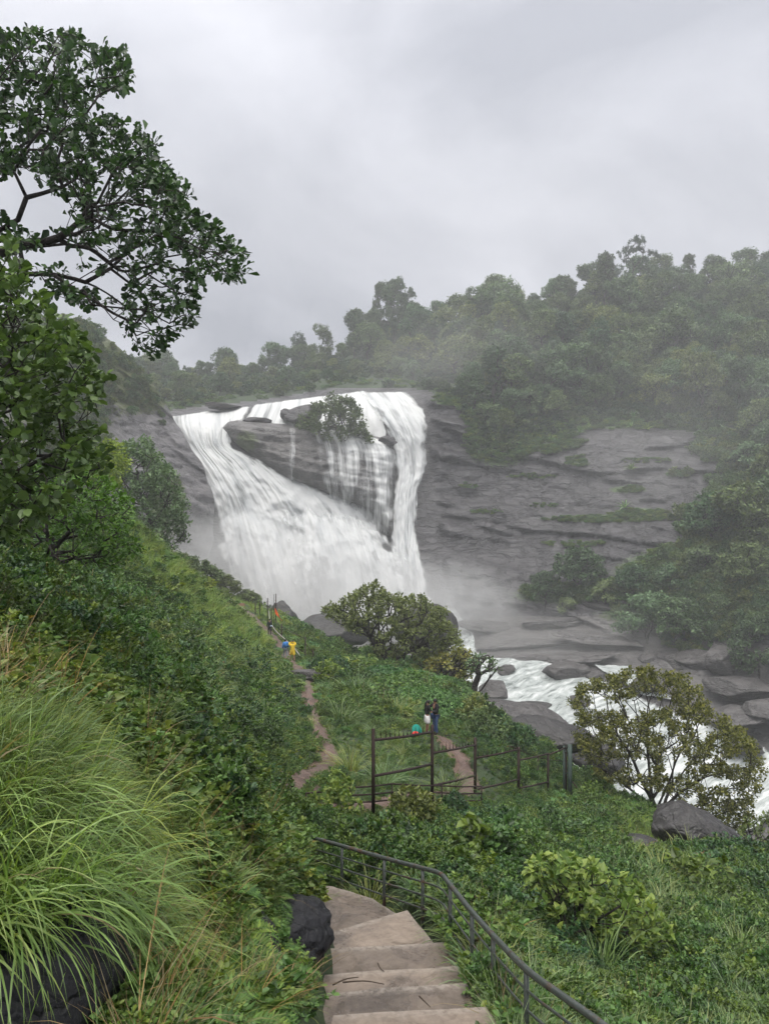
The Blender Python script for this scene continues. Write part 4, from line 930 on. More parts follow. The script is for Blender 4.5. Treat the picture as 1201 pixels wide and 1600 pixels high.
# ------------------------------------------------------------------ trees and bushes on the slope right of the cliff foot
FARTREES = [ # u, v(base), height px, proto, label
 (1012,1004,84,4,'pale rounded tree on the rock shelf left of the mossy right slope'),
 (1060,1012,80,1,'pale misty tree leaning right beside the rounded shelf tree'),
 (1185,1062,108,2,'dark dense tree at the right edge above the river boulders'),
 (905,925,72,3,'sparse tree growing at the foot of the bare cliff'),
 (850,950,62,0,'dark bushy tree at the left end of the cliff-foot thicket'),
 (1165,925,80,1,'pale tree halfway up the right slope under the big misty tree'),
 (1165,870,120,0,'big misty tree on the right slope below the cliff top'),
 (1225,850,125,4,'broad misty tree cut off by the right edge of view, beside the big misty tree'),
 (1115,850,84,3,'misty tree at the left end of the right-slope wood'),
 (1095,905,56,6,'small tree just below the left end of the right-slope wood'),
 (945,950,46,6,'small round bush-tree in the cliff-foot thicket right of the sparse tree'),
 (990,930,50,3,'low tree in the middle of the cliff-foot thicket'),
 (1045,930,52,6,'low tree at the right end of the cliff-foot thicket'),
 (1210,760,66,1,'pale tree at the right edge level with the top of the bare cliff'),
 (1170,740,52,6,'small tree at the upper right corner of the bare cliff'),
 (1120,962,40,6,'small bush-tree on the grassy right slope'),
 (885,965,34,6,'round bush on the rock shelf edge under the cliff-foot thicket'),
]
MISTY = [(292,915,46,3,110,'misty bush just beyond the grassy crest, nearest the grey-green tree'),(322,925,44,6,113,'misty bush beyond the crest, second from the grey-green tree'),(350,940,42,1,116,'misty bush beyond the crest left of the misty boulder'),(385,962,40,6,118,'misty bush between the two misty boulders by the path fence'),(262,900,40,4,104,'misty bush at the foot of the grey-green tree')]
for (u, v, hp, k, Y, lb) in MISTY:
    s = hp / F * Y / [11, 9, 13, 8, 10, 14, 7][k]; put_tree(FP[k], P(u, v, Y), s * 1.5, u, lb, 'misty bushes beyond the crest', s, name='misty_bush', cat='bush')
for (u, v, hp, k, lb) in FARTREES:
    p = far_on(u, v); hh = hp / F * p[1]; s = hh / [11, 9, 13, 8, 10, 14, 7][k]
    put_tree(FP[k], p - np.array([0, 0, .4]), s * 1.12, u * 1.7, lb, None, s, name='slope_tree')
# ------------------------------------------------------------------ undergrowth: tufts, weeds, creepers
def arr(f): return np.array(f, float)
def tuft(seed, n, L, w, droop, spread, segs=5, lean=None):
    rng = np.random.default_rng(seed); a = rng.random(n) * 6.283; r = spread * rng.random(n) ** .6
    root = np.stack([np.cos(a) * r, np.sin(a) * r, 0 * a], -1); d = np.stack([np.cos(a) * .55, np.sin(a) * .55, np.ones(n)], -1) + rng.normal(size=(n, 3)) * .28
    if lean is not None: d = d + np.asarray(lean)
    return blades(root, d, L * rng.uniform(.55, 1.15, n), w * rng.uniform(.7, 1.2, n), droop * rng.uniform(.6, 1.3, n), segs, rng)
def weed(seed, stems, h, per, ll, lw, kind, lean=.5, up=.6):
    """leafy stems from one root"""
    rng = np.random.default_rng(seed); b = Blob(); P_, D_, N_ = [], [], []; SA, SB = [], []
    for s in range(stems):
        a = rng.random() * 6.283; hs = h * rng.uniform(.55, 1.1); d = unit(np.array([math.cos(a) * lean, math.sin(a) * lean, 1]) + rng.normal(size=3) * .15); p = rng.normal(size=3) * [.12 * h, .12 * h, 0]; k = 6
        for i in range(k):
            q = p + d * hs / k; SA.append(p); SB.append(q)
            m_ = max(1, int(per / k)); t = rng.random((m_, 1)); base = p + (q - p) * t; an = rng.random(m_) * 6.283
            o_ = np.stack([np.cos(an), np.sin(an), 0.25 + 0.2 * rng.normal(size=m_)], -1)
            P_.append(base); D_.append(o_ + d * .3); N_.append(np.array([0, 0, 1.0]) * up + rng.normal(size=(m_, 3)) * .35 + o_ * .2); p = q; d = unit(d + rng.normal(size=3) * .16 + np.array([math.cos(a), math.sin(a), -.2]) * .10)
    P_ = np.concatenate(P_); n = len(P_); sc = np.clip(1 + .3 * rng.normal(size=n), .5, 1.6)
    b.add(*leaves(P_, np.concatenate(D_), np.concatenate(N_), ll * sc, lw * sc, kind, rng))
    V, f = tubes(np.array(SA), np.array(SB), .006 * h + .002, .005 * h + .0015, 3); b.add(V, f[:1], [np.full(len(f[0]), .15)])
    return b
def bush(seed, w, h, tips, per, ll, lw, kind, spread):
    rng = np.random.default_rng(seed); lob = [(rng.normal() * w * .2, rng.normal() * w * .2, h * rng.uniform(.35, .7), w * .3, w * .3, h * .3) for _ in range(5)] + [(0, 0, h * .4, w * .42, w * .42, h * .4)]
    tp = tips_ellipsoids(lob, tips, rng, .6); tp = tp[tp[:, 2] > .05 * h]
    pos, par, cnt = grow([((0, 0, -.05), -1), ((0, 0, h * .15), 0)], tp, .3, h * .2, .12, rng)
    b = Blob(); b.add(*clusters(pos, par, cnt, per, spread, ll, lw, kind, .7, rng, .4))
    V, f = wood(pos, par, cnt, .004 * w, .45, 3); b.add(V, f[:1], [np.zeros(len(f[0]))])
    return b
def carpet(seed, rad, n, ll, lw, dome=.35):
    """domed mat of small leaves"""
    rng = np.random.default_rng(seed); a = rng.random(n) * 6.283; r = rad * np.sqrt(rng.random(n)); p = np.stack([np.cos(a) * r, np.sin(a) * r, dome * rad * (1 - (r / rad) ** 2) + rng.random(n) * .12 * rad], -1)
    b = Blob(); b.add(*leaves(p, rdir(n, rng) * [1, 1, .3], np.stack([np.cos(a) * r / rad * .5, np.sin(a) * r / rad * .5, np.ones(n)], -1) + rng.normal(size=(n, 3)) * .35, ll * rng.uniform(.7, 1.3, n), lw * rng.uniform(.7, 1.3, n), 'oval', rng)); return b
def fern(seed, fr=7, L=.5):
    rng = np.random.default_rng(seed); b = Blob(); Pp, D, Nn, S = [], [], [], []
    for k in range(fr):
        a = rng.random() * 6.283; d = np.array([math.cos(a), math.sin(a), 1.1]); p = np.zeros(3); side = np.array([-math.sin(a), math.cos(a), 0])
        for i in range(14):
            d = unit(d + np.array([0, 0, -.14])); p = p + d * L / 14
            for sg in (-1, 1):
                Pp.append(p); D.append(side * sg + d * .4); Nn.append(np.cross(d, side) * -1 + np.array([0, 0, .5])); S.append(L * .28 * math.sin(math.pi * (i + 1.5) / 16))
    b.add(*leaves(np.array(Pp), np.array(D), np.array(Nn), np.array(S), np.array(S) * .3, 'diamond', rng)); return b
def rosette(seed, n=22, L=1.0, w=.12, droop=.55):
    rng = np.random.default_rng(seed); a = np.arange(n) * 2.4 + rng.normal(size=n) * .1; el = np.linspace(1.35, .25, n)
    d = np.stack([np.cos(a) * np.cos(el), np.sin(a) * np.cos(el), np.sin(el)], -1); root = d * .04 * L
    return blades(root, d, L * rng.uniform(.8, 1.1, n), w * L, droop * rng.uniform(.7, 1.2, n), 5, rng)
M_GRASS = leaf_mat('long_grass', (0.050, 0.082, 0.024), (0.096, 0.145, 0.042), (0.165, 0.215, 0.078), 0.35, 0.4, 0.4, odd=(0.20, 0.15, 0.06), oddp=.92)
M_GRASS_P = leaf_mat('pale_grass', (0.058, 0.096, 0.032), (0.105, 0.155, 0.056), (0.180, 0.225, 0.105), 0.3, 0.42, 0.45)
M_GRASS_B = leaf_mat('bright_grass', (0.062, 0.112, 0.024), (0.115, 0.180, 0.036), (0.180, 0.240, 0.060), 0.35, 0.45)
M_CREEP = leaf_mat('creeper_leaf', (0.028, 0.075, 0.022), (0.052, 0.122, 0.036), (0.088, 0.172, 0.055), 0.25, 0.5)
M_WEED = leaf_mat('weed_leaf', (0.030, 0.062, 0.014), (0.066, 0.116, 0.026), (0.118, 0.178, 0.044), 0.3, 0.42)
M_VINE = leaf_mat('vine_leaf', (0.042, 0.078, 0.020), (0.080, 0.125, 0.032), (0.135, 0.175, 0.050), 0.3, 0.45, odd=(0.24, 0.17, 0.04), oddp=.94)
M_FERNL = leaf_mat('fern_leaf', (0.040, 0.090, 0.018), (0.075, 0.140, 0.028), (0.12, 0.19, 0.04), 0.3, 0.5)
M_BROAD = leaf_mat('broad_weed_leaf', (0.060, 0.105, 0.026), (0.100, 0.155, 0.036), (0.150, 0.200, 0.055), .3, .42)
M_DRY = leaf_mat('dead_stalk', (0.09, 0.06, 0.035), (0.16, 0.115, 0.06), (0.22, 0.17, 0.10), .2, .7, .2)
def one(t): b = Blob(); b.add(*t); return b
PROTO = {
 'grass': ('fine_grass', M_GRASS, [one(tuft(s, 60, .50, .012, 1.0, .16)) for s in (301, 302, 303)], 'fine green grass covering the slopes between the shrubs'),
 'tall': ('coarse_grass', M_GRASS_P, [one(tuft(s, 75, .75, .017, 1.05, .16, 6)) for s in (311, 312, 313)], 'coarse pale grass tussocks spread over the slopes'),
 'bright': ('bright_grass', M_GRASS_B, [one(tuft(s, 60, .42, .016, .9, .22)) for s in (321, 322)], 'bright short grass on the open parts of the slopes'),
 'weed': ('leafy_weeds', M_WEED, [weed(s, 7, .5, 30, .085, .05, 'oval') for s in (331, 332, 333)], 'dense leafy green weeds between the shrubs'),
 'vine': ('vine_undergrowth', M_VINE, [weed(s, 7, .6, 26, .10, .082, 'heart', .8) for s in (341, 342, 343)], 'sprawling vine with yellowish heart-shaped leaves on the left slope'),
 'bush': ('low_shrubs', M_LF_MID, [bush(s, .9, .7, 60, 15, .065, .038, 'oval', .06) for s in (351, 352, 353)], 'low small-leaved green scrub covering the slopes'),
 'dark': ('dark_scrub', M_LF_DARK, [bush(s, .9, .75, 55, 15, .07, .042, 'oval', .06) for s in (361, 362)], 'dark low scrub in the hollows of the slopes'),
 'creep': ('creeper_mat', M_CREEP, [carpet(s, .6, 900, .075, .062) for s in (371, 372)], 'bright green creeper mat draped over the mounds'),
 'broad': ('broad_leaf_weeds', M_BROAD, [weed(s, 5, .75, 24, .17, .13, 'heart', .55) for s in (391, 392)], 'taller broad-leaved pale weeds standing out of the undergrowth'),
 'dry': ('dry_stalks', M_DRY, [one(tuft(s, 14, .9, .010, .7, .10, 5)) for s in (395, 396)], 'dead brown grass stalks scattered in the undergrowth'),
 'fern': ('fern_undergrowth', M_FERNL, [fern(s) for s in (381, 382)], 'small ferns growing at the foot of the banks'),
}
for k in PROTO:
    nm, mt, bl, lb = PROTO[k]; c = bpy.data.collections.new('source_' + nm)
    for i, b in enumerate(bl):
        me = b.mesh(nm); me.materials.append(mt); c.objects.link(bpy.data.objects.new('%s_source_%d' % (nm, i), me))
    PROTO[k] = (nm, mt, c, lb, len(bl))
def scatter_group(coll):
    ng = bpy.data.node_groups.new('scatter_' + coll.name, 'GeometryNodeTree')
    ng.interface.new_socket('Geometry', in_out='INPUT', socket_type='NodeSocketGeometry'); ng.interface.new_socket('Geometry', in_out='OUTPUT', socket_type='NodeSocketGeometry')
    i = ng.nodes.new('NodeGroupInput'); o = ng.nodes.new('NodeGroupOutput'); ip = ng.nodes.new('GeometryNodeInstanceOnPoints'); ci = ng.nodes.new('GeometryNodeCollectionInfo')
    ci.inputs['Collection'].default_value = coll; ci.inputs['Separate Children'].default_value = True; ci.inputs['Reset Children'].default_value = True
    def na(name, t):
        n = ng.nodes.new('GeometryNodeInputNamedAttribute'); n.data_type = t; n.inputs['Name'].default_value = name; return n.outputs['Attribute']
    ip.inputs['Pick Instance'].default_value = True
    ng.links.new(i.outputs[0], ip.inputs['Points']); ng.links.new(ci.outputs[0], ip.inputs['Instance']); ng.links.new(na('idx', 'INT'), ip.inputs['Instance Index'])
    ng.links.new(na('rot', 'FLOAT_VECTOR'), ip.inputs['Rotation']); ng.links.new(na('scl', 'FLOAT'), ip.inputs['Scale']); ng.links.new(ip.outputs[0], o.inputs[0])
    return ng
def scatter(key, pts, rot, scl, rng, name=None, label=None):
    nm, mt, coll, lb, nv = PROTO[key]; pts = np.asarray(pts, np.float32)
    if not len(pts): return
    me = bpy.data.meshes.new(nm); me.vertices.add(len(pts)); me.vertices.foreach_set('co', pts.ravel())
    a = me.attributes.new('rot', 'FLOAT_VECTOR', 'POINT'); a.data.foreach_set('vector', np.asarray(rot, np.float32).ravel())
    a = me.attributes.new('scl', 'FLOAT', 'POINT'); a.data.foreach_set('value', np.asarray(scl, np.float32))
    a = me.attributes.new('idx', 'INT', 'POINT'); a.data.foreach_set('value', rng.integers(0, nv, len(pts)).astype(np.int32))
    o = obj(name or nm, me, mt); md = o.modifiers.new('scatter', 'NODES'); md.node_group = scatter_group(coll)
    tag(o, label or lb, kind='stuff'); return o

# what grows where: centre and reach over the hillside (bearing u, elevation v), and the mix there
ZONES = [
 (290,890,90,55,dict(bright=8,grass=2,bush=.5)), (350,960,60,50,dict(bright=7,grass=2,bush=.6,weed=.4)), (400,1020,30,40,dict(bright=4,grass=2)), (120,960,150,70,dict(bush=3,weed=3,grass=2,dark=1)),
 (80,1060,160,70,dict(vine=7,weed=1)), (300,1090,120,70,dict(weed=3,grass=3,bush=2,tall=2,dark=1)), (420,1130,70,90,dict(grass=2.5,bright=2,weed=2.5,tall=1.5,bush=2,dark=.7)),
 (300,1200,130,60,dict(vine=4,weed=2,dark=.8)), (430,1270,80,80,dict(vine=2,weed=2,grass=2,bush=1)), (430,1360,60,40,dict(grass=2,vine=2,weed=3,fern=.6)), (330,1550,190,60,dict(weed=5,fern=1.5,grass=2)), (420,1480,70,30,dict(fern=2,weed=2,grass=1)),
 (600,1150,60,60,dict(tall=3,grass=2,bright=2,bush=2,weed=2)), (560,1080,60,50,dict(creep=2,bright=2,bush=2)), (520,1020,70,40,dict(bright=2,creep=2,bush=1)), (640,1075,80,35,dict(creep=6)),(700,1150,50,40,dict(bright=2,weed=2.5,tall=1,bush=2)),
 (800,1160,90,50,dict(bush=4,dark=2,weed=2)), (740,1260,150,40,dict(bush=2,grass=3,weed=2,dark=1)), (640,1320,120,50,dict(bush=3,weed=3,grass=1.5,dark=.8)), (560,1290,60,50,dict(weed=2,grass=3,bush=2)),
 (760,1360,80,60,dict(dark=1.5,bush=3,weed=3)), (640,1400,60,40,dict(tall=4,weed=3)), (720,1470,50,50,dict(weed=4,tall=2)),
 (960,1260,100,30,dict(bright=4,creep=2,bush=1)), (900,1290,80,40,dict(grass=3,bush=2,bright=2)), (1000,1330,60,30,dict(bright=4,grass=2)), (900,1330,60,30,dict(bush=3,grass=2)),
 (1060,1400,70,40,dict(tall=3,grass=2,weed=2,bush=3)), (1160,1430,70,40,dict(bush=3,weed=2,tall=2,dark=1)), (1020,1480,60,40,dict(tall=3,bush=2,weed=2)),(1130,1500,60,40,dict(tall=3,weed=3,bush=2)), (1060,1560,70,40,dict(grass=3,bush=2,weed=2,dark=.7)),(1170,1580,60,50,dict(tall=3,bright=2,bush=1.5)), (850,1560,110,60,dict(bright=2,tall=2,weed=3,bush=1)), (1160,1370,60,30,dict(creep=2,dark=1.5,bush=2)),
 (950,1510,50,30,dict(dark=2,tall=3)),
]
def zone_pick(u, v, rng):
    keys = [k for k in PROTO if k not in ('broad', 'dry')]; W = np.full((len(u), len(keys)), 1e-5)
    for (cu, cv, ru, rv, mix) in ZONES:
        g = np.exp(-(((u - cu) / ru) ** 2 + ((v - cv) / rv) ** 2)); t = sum(mix.values())
        for k, w in mix.items(): W[:, keys.index(k)] += g * w / t
    W = W ** 1.6; W /= W.sum(1, keepdims=True); c = np.cumsum(W, 1); r = rng.random((len(u), 1))
    return np.array(keys)[(r > c).sum(1).clip(0, len(keys) - 1)]
def blocked(x, y, z):
    """keep stairs, paths and bare rock clear"""
    u = 600.5 + x / y * F; v = 800 - z / y * F
    b = (seg_dist(x, y, STAIR_LINE) < np.where((y > 6) & (x < .1), 1.02, .86)) & (y < 13.6)
    i = np.arange(len(_pp)); 
    b |= seg_dist(x, y, _pp) < np.interp(y, _pp[:, 1], PATH_W) * 0.62 + .05
    b |= seg_dist(x, y, _pp2) < 0.32
    b |= in_poly(u, v, [(700,1078),(760,1088),(830,1112),(905,1150),(905,1172),(800,1150),(720,1108)]) & (y > 50)
    b |= (u < 170) & (v > 1400) & (y < 4.2)
    b |= in_poly(u, v, [(440,1428),(506,1410),(508,1485),(440,1485)]) & (y < 10)
    return b
def build_cover():
    rng = np.random.default_rng(91)
    n = 95000
    u = rng.uniform(-130, 1340, n); Y = np.exp(rng.uniform(np.log(2.6), np.log(125), n))
    g = ground_uv(u, Y); v = 800 - g[:, 2] / Y * F
    vis = (v < 1720) & (v > 700)
    b = blocked(g[:, 0], g[:, 1], g[:, 2])
    u, Y, g, v = (a[vis & ~b] for a in (u, Y, g, v))
    key = zone_pick(u, v, rng)
    low = in_poly(u, v, [(540,1125),(760,1120),(910,1175),(910,1300),(800,1320),(540,1320)]) | (in_poly(u, v, [(800,1420),(1060,1420),(1060,1560),(820,1560)]) & (Y < 13.2)) | (in_poly(u, v, [(370,1400),(520,1400),(520,1560),(370,1560)]) & (Y < 9.5))
    sc = np.interp(Y, [2.5, 6, 12, 25, 50, 120], [.40, .48, .60, .80, 1.38, 2.2]) * np.where(low, np.where(v > 1262, .68, .48), 1) * np.clip(np.exp(rng.normal(size=len(u)) * .30), .45, 1.9) * (0.45 + 0.55 * sstep(.2, 2.2, np.minimum(seg_dist(g[:, 0], g[:, 1], _pp) - np.interp(g[:, 1], _pp[:, 1], PATH_W), seg_dist(g[:, 0], g[:, 1], _pp2) - .6))) * 1.0
    sc = np.minimum(sc, 2.6)
    clump = in_poly(u, v, [(-140,1110),(150,1130),(260,1240),(290,1400),(220,1480),(-140,1450)]) & (Y < 6.0)
    key = np.where(clump, 'grass', key); near_odd = (Y < 8) & np.isin(key, ['creep', 'dark', 'bush']); key = np.where(near_odd, 'weed', key)
    extra = (rng.random(len(u)) < .04) & ~clump & ~low; key = np.where(extra, np.where((rng.random(len(u)) < .5) & (Y > 6.5), 'broad', 'dry'), key)
    sc = np.where(key == 'broad', sc * np.interp(Y, [6, 16, 40], [.42, .6, .85]), sc)
    sc = np.where((Y < 9) & np.isin(key, ['weed', 'vine']), sc * np.interp(Y, [3, 9], [.62, .95]), sc)
    sc = np.where((Y < 16) & np.isin(key, ['tall', 'bright', 'grass']), sc * .8, sc)
    rot = np.stack([rng.normal(size=len(u)) * .12, rng.normal(size=len(u)) * .12 + .1, rng.random(len(u)) * 6.283], -1)
    tl = (key == 'tall') | (key == 'grass'); thin = rng.random(len(u)) < np.where(tl, .6, .85)
    u, Y, g, v, key, sc, rot = (a[thin] for a in (u, Y, g, v, key, sc, rot))
    for k in PROTO:
        m_ = key == k; s = sc[m_] * {'creep': .9, 'tall': 1.15, 'grass': 1.1, 'bright': 1.1, 'vine': .74}.get(k, 1); q = g[m_].copy(); q[:, 2] -= .04 * s
        scatter(k, q, rot[m_], s, rng)
build_cover()
# ------------------------------------------------------------------ concrete stairway in the foreground
def plane_pts(uv, Z):
    uv = np.array(uv, float); Y = Z * F / (800 - uv[:, 1]); return P(uv[:, 0], uv[:, 1], Y)
m, nt, out = new_mat('worn_concrete')
pos = nt.nodes.new('ShaderNodeNewGeometry').outputs['Position']
a_ = noise(nt, pos, 1.3, 6, 0.62, 0.6); b_ = noise(nt, pos, 14, 6, 0.7); g_ = noise(nt, pos, 60, 4, 0.7)
c_ = ramp(nt, mth(nt, 'ADD', mth(nt, 'MULTIPLY', a_, 0.65), mth(nt, 'MULTIPLY', b_, 0.35)), [(0.34, (0.085, 0.070, 0.060)), (0.48, (0.170, 0.143, 0.125)), (0.66, (0.275, 0.240, 0.215))])
c_ = mixc(nt, ramp(nt, noise(nt, pos, 2.6, 5, 0.7, 1.0), [(0.52, (0, 0, 0)), (0.66, (0.7, 0.7, 0.7))]), c_, (0.070, 0.055, 0.040))
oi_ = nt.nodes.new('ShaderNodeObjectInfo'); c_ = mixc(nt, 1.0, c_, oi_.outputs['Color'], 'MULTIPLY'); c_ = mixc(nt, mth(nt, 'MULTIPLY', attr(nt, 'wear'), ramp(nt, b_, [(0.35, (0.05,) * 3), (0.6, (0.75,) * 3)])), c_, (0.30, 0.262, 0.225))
bs = N(nt, 'ShaderNodeBsdfPrincipled'); nt.links.new(c_, bs.inputs['Base Color'])
nt.links.new(ramp(nt, a_, [(0.40, (0.20,) * 3), (0.58, (0.75,) * 3)]), bs.inputs['Roughness'])
nt.links.new(bump(nt, mth(nt, 'ADD', b_, mth(nt, 'MULTIPLY', g_, 0.4)), 0.5, 0.02), bs.inputs['Normal']); nt.links.new(bs.outputs[0], out.inputs[0])
M_CONC = m
def slab(name, top, depth, mat, parent, bev=0.02, seed=0, o=(0, 0, 0), sub=0.14, rough=0.012):
    bm = bmesh.new(); vs = [bm.verts.new(Vector(p) - Vector(o)) for p in np.asarray(top).tolist()]; f = bm.faces.new(vs)
    if f.normal.z < 0: f.normal_flip()
    f.normal_update()
    if f.normal.z < 0: bmesh.ops.reverse_faces(bm, faces=[f])
    r = bmesh.ops.extrude_face_region(bm, geom=[f]); nv = [g for g in r['geom'] if isinstance(g, bmesh.types.BMVert)]
    bmesh.ops.translate(bm, verts=vs, vec=(0, 0, 0)); bmesh.ops.translate(bm, verts=nv, vec=(0, 0, -depth))
    bmesh.ops.recalc_face_normals(bm, faces=bm.faces)
    bmesh.ops.triangulate(bm, faces=bm.faces)
    for _ in range(4):
        es = [e_ for e_ in bm.edges if e_.calc_length() > sub * 1.5]
        if not es: break
        bmesh.ops.subdivide_edges(bm, edges=es, cuts=1); bmesh.ops.triangulate(bm, faces=bm.faces)
    co = np.array([v_.co[:] for v_ in bm.verts]); n1 = fbm((co + np.array(o)) * 2.2 + seed, 4, 7); n2 = fbm((co + np.array(o)) * 2.2 + seed + 50, 4, 8)
    for v_, x, y in zip(bm.verts, n1, n2): v_.co += Vector((y * rough * 1.6, x * rough * 1.6, x * rough))
    me = bpy.data.meshes.new(name); bm.to_mesh(me); bm.free(); return obj(name, me, mat, parent)
so = P(630, 1585, 7.4)
stairs = empty('stairway', so.tolist()); tag(stairs, 'worn concrete stairway curving down between the grassy bank and the railing', 'stairway')
STEPS = [ # far edge, near edge, height
 ([(520,1700),(820,1690)], [(520,2100),(980,2080)], -4.38), ([(521,1628),(785,1618)], [(521,1800),(860,1790)], -4.62),
 ([(522,1586),(640,1581),(760,1574)], [(500,1680),(830,1670)], -4.86), ([(512,1551),(640,1543),(745,1536)], [(495,1615),(790,1600)], -5.10), ([(508,1523),(610,1516),(720,1510)], [(495,1580),(762,1562)], -5.32),
 ([(505,1484),(600,1478),(696,1473)], [(490,1545),(735,1530)], -5.58), ([(500,1463),(548,1449),(607,1431),(636,1423),(655,1446),(676,1473)], [(490,1505),(705,1492)], -5.82),
 ([(455,1392),(478,1383),(518,1386),(548,1394),(583,1405),(612,1424),(640,1440)], [(470,1490),(660,1470)], -6.15)]
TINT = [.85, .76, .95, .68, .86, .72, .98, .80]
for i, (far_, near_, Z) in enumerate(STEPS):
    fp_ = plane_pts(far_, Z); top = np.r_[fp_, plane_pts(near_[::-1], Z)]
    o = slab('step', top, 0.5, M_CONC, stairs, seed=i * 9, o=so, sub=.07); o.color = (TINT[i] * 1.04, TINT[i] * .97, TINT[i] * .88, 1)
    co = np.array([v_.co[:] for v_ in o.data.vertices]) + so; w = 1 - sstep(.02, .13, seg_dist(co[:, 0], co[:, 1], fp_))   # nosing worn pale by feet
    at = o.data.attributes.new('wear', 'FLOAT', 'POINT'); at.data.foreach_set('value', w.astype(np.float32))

M_TWIG = simple_mat('wet_twig', (0.045, 0.030, 0.020), .8)
for i, (pts, Z, lb) in enumerate(((((535,1538),(570,1536),(600,1541)), -5.10, 'thin dry twig on the fourth visible step'), (((655,1560),(664,1569),(672,1577)), -4.86, 'short dark twig on a lower step near the railing'), (((590,1508),(594,1516),(600,1521)), -5.32, 'small bent twig in the middle of the stairway'), (((520,1542),(540,1533),(560,1530)), -5.10, 'forked brown twig at the left edge of the steps'))):
    q = plane_pts(pts, Z) + np.array([0, 0, .018]); V, f = sweep(spl(q, 8) - q[0], np.linspace(.009, .004, 8), 5); o = obj('twig', mesh_np('twig', V, f), M_TWIG); o.location = q[0].tolist(); tag(o, lb, 'twig')
# ------------------------------------------------------------------ pipe railing along the stairs
m, nt, out = new_mat('dark_green_pipe'); pos = nt.nodes.new('ShaderNodeNewGeometry').outputs['Position']
n1 = noise(nt, pos, 3.5, 6, .7, .5); n2 = noise(nt, pos, 30, 4, .6)
c_ = mixc(nt, ramp(nt, n1, [(.54, (0, 0, 0)), (.64, (.85, .85, .85))]), mixc(nt, n2, (0.032, 0.040, 0.037), (0.068, 0.078, 0.072)), mixc(nt, n2, (0.045, 0.022, 0.012), (0.105, 0.052, 0.026)))
bs = N(nt, 'ShaderNodeBsdfPrincipled'); nt.links.new(c_, bs.inputs['Base Color']); nt.links.new(ramp(nt, n1, [(.5, (.4,) * 3), (.62, (.8,) * 3)]), bs.inputs['Roughness']); nt.links.new(bump(nt, n2, .3, .004), bs.inputs['Normal']); nt.links.new(bs.outputs[0], out.inputs[0]); M_PIPE = m
M_RUST = simple_mat('rusty_iron', (0.035, 0.022, 0.019), 0.7, 0.2, 0.5, 14, 0.3, 0.3)
M_GREENP = simple_mat('weathered_green_iron', (0.055, 0.080, 0.070), 0.6, 0.1, 0.4, 12, 0.3, 0.2)
RAIL = [(1000,1655,5.4),(941,1602,5.8),(880,1558,6.3),(822,1515,7.0),(770,1462,8.2),(737,1425,9.0),(703,1383,10.0),(688,1366,10.5),(660,1357,11.1),(600,1341,12.0),(534,1322,13.0),(487,1309,13.9),(455,1300,14.6)]
POSTS = {3: 128, 4: 108, 5: 98, 6: 90, 8: 92, 9: 78, 10: 70, 11: 64, 1: 150}
def build_railing():
    o = P(660, 1450, 11); root = empty('metal_railing', o.tolist()); tag(root, 'dark green pipe railing along the right side of the stairway', 'railing')
    top = P(*np.array(RAIL, float).T)
    V, f = sweep(spl(top, 90) - o, 0.032, 10); obj('top_rail', mesh_np('top_rail', V, f, smooth=True), M_PIPE, root)
    for fr in (0.23, 0.45, 0.68):
        q = top.copy(); q[:, 2] -= fr * 0.86 * np.interp(np.arange(len(q)), [0, 7, 12], [.9, 1, 1]); V, f = sweep(spl(q, 90) - o, 0.0135, 6); obj('rail', mesh_np('rail', V, f, smooth=True), M_PIPE, root)
    for k, hp in POSTS.items():
        t = top[k]; b = t - np.array([0, 0, max(.86, hp / F * t[1]) + .12]); V, f = sweep(np.array([b, (b + t) / 2, t - [0, 0, .02]]) - o, 0.026, 8); obj('post', mesh_np('post', V, f, smooth=True), M_PIPE, root)
build_railing()

# ------------------------------------------------------------------ rusty iron fence around the lookout
def fence(name, label, posts, rails, mat, o_i=0, rp=0.045, rr=0.028, spikes=(), pmat=None, wire=None):
    """posts: (u, v_top, v_bottom, Y); rails: (i, v_i, j, v_j); spikes: (i, v_i, j, v_j, n, h)"""
    o = P(posts[o_i][0], posts[o_i][2], posts[o_i][3]); root = empty(name, o.tolist()); tag(root, label, 'fence')
    for (u, vt, vb, Y, *r_) in posts:
        V, f = box((0, 0, 0), 1, 1, 1); a = P(u, vt, Y); b = P(u, vb, Y) - np.array([0, 0, .35]); rad = r_[0] if r_ else rp
        V = V * np.array([rad * 1.6, rad * 1.6, a[2] - b[2]]) + (a + b) / 2 - o; obj('post', mesh_np('post', V, f), (r_[1] if len(r_) > 1 else pmat or mat), root)
    rail_o = {}
    for (i, vi, j, vj) in rails:
        a = P(posts[i][0], vi, posts[i][3]) - o; b = P(posts[j][0], vj, posts[j][3]) - o; mid_ = (a + b) / 2 + np.array([0, 0, -.02]); V, f = sweep(np.array([a, mid_, b]), rr, 6); rail_o[(i, vi)] = obj('rail', mesh_np('rail', V, f, smooth=True), mat, root)
    for (i, vi, j, vj, n, h) in spikes:
        a = P(posts[i][0], vi, posts[i][3]) - o; b = P(posts[j][0], vj, posts[j][3]) - o
        for k in range(n):
            t = (k + .6) / n; c = a + (b - a) * t; V, f = tubes([c - [0, 0, .02]], [c + [0, 0, h * random.uniform(.85, 1.1)]], .016, .004, 4); obj('spike', mesh_np('spike', V, f), mat, rail_o[(i, vi)])
    return root
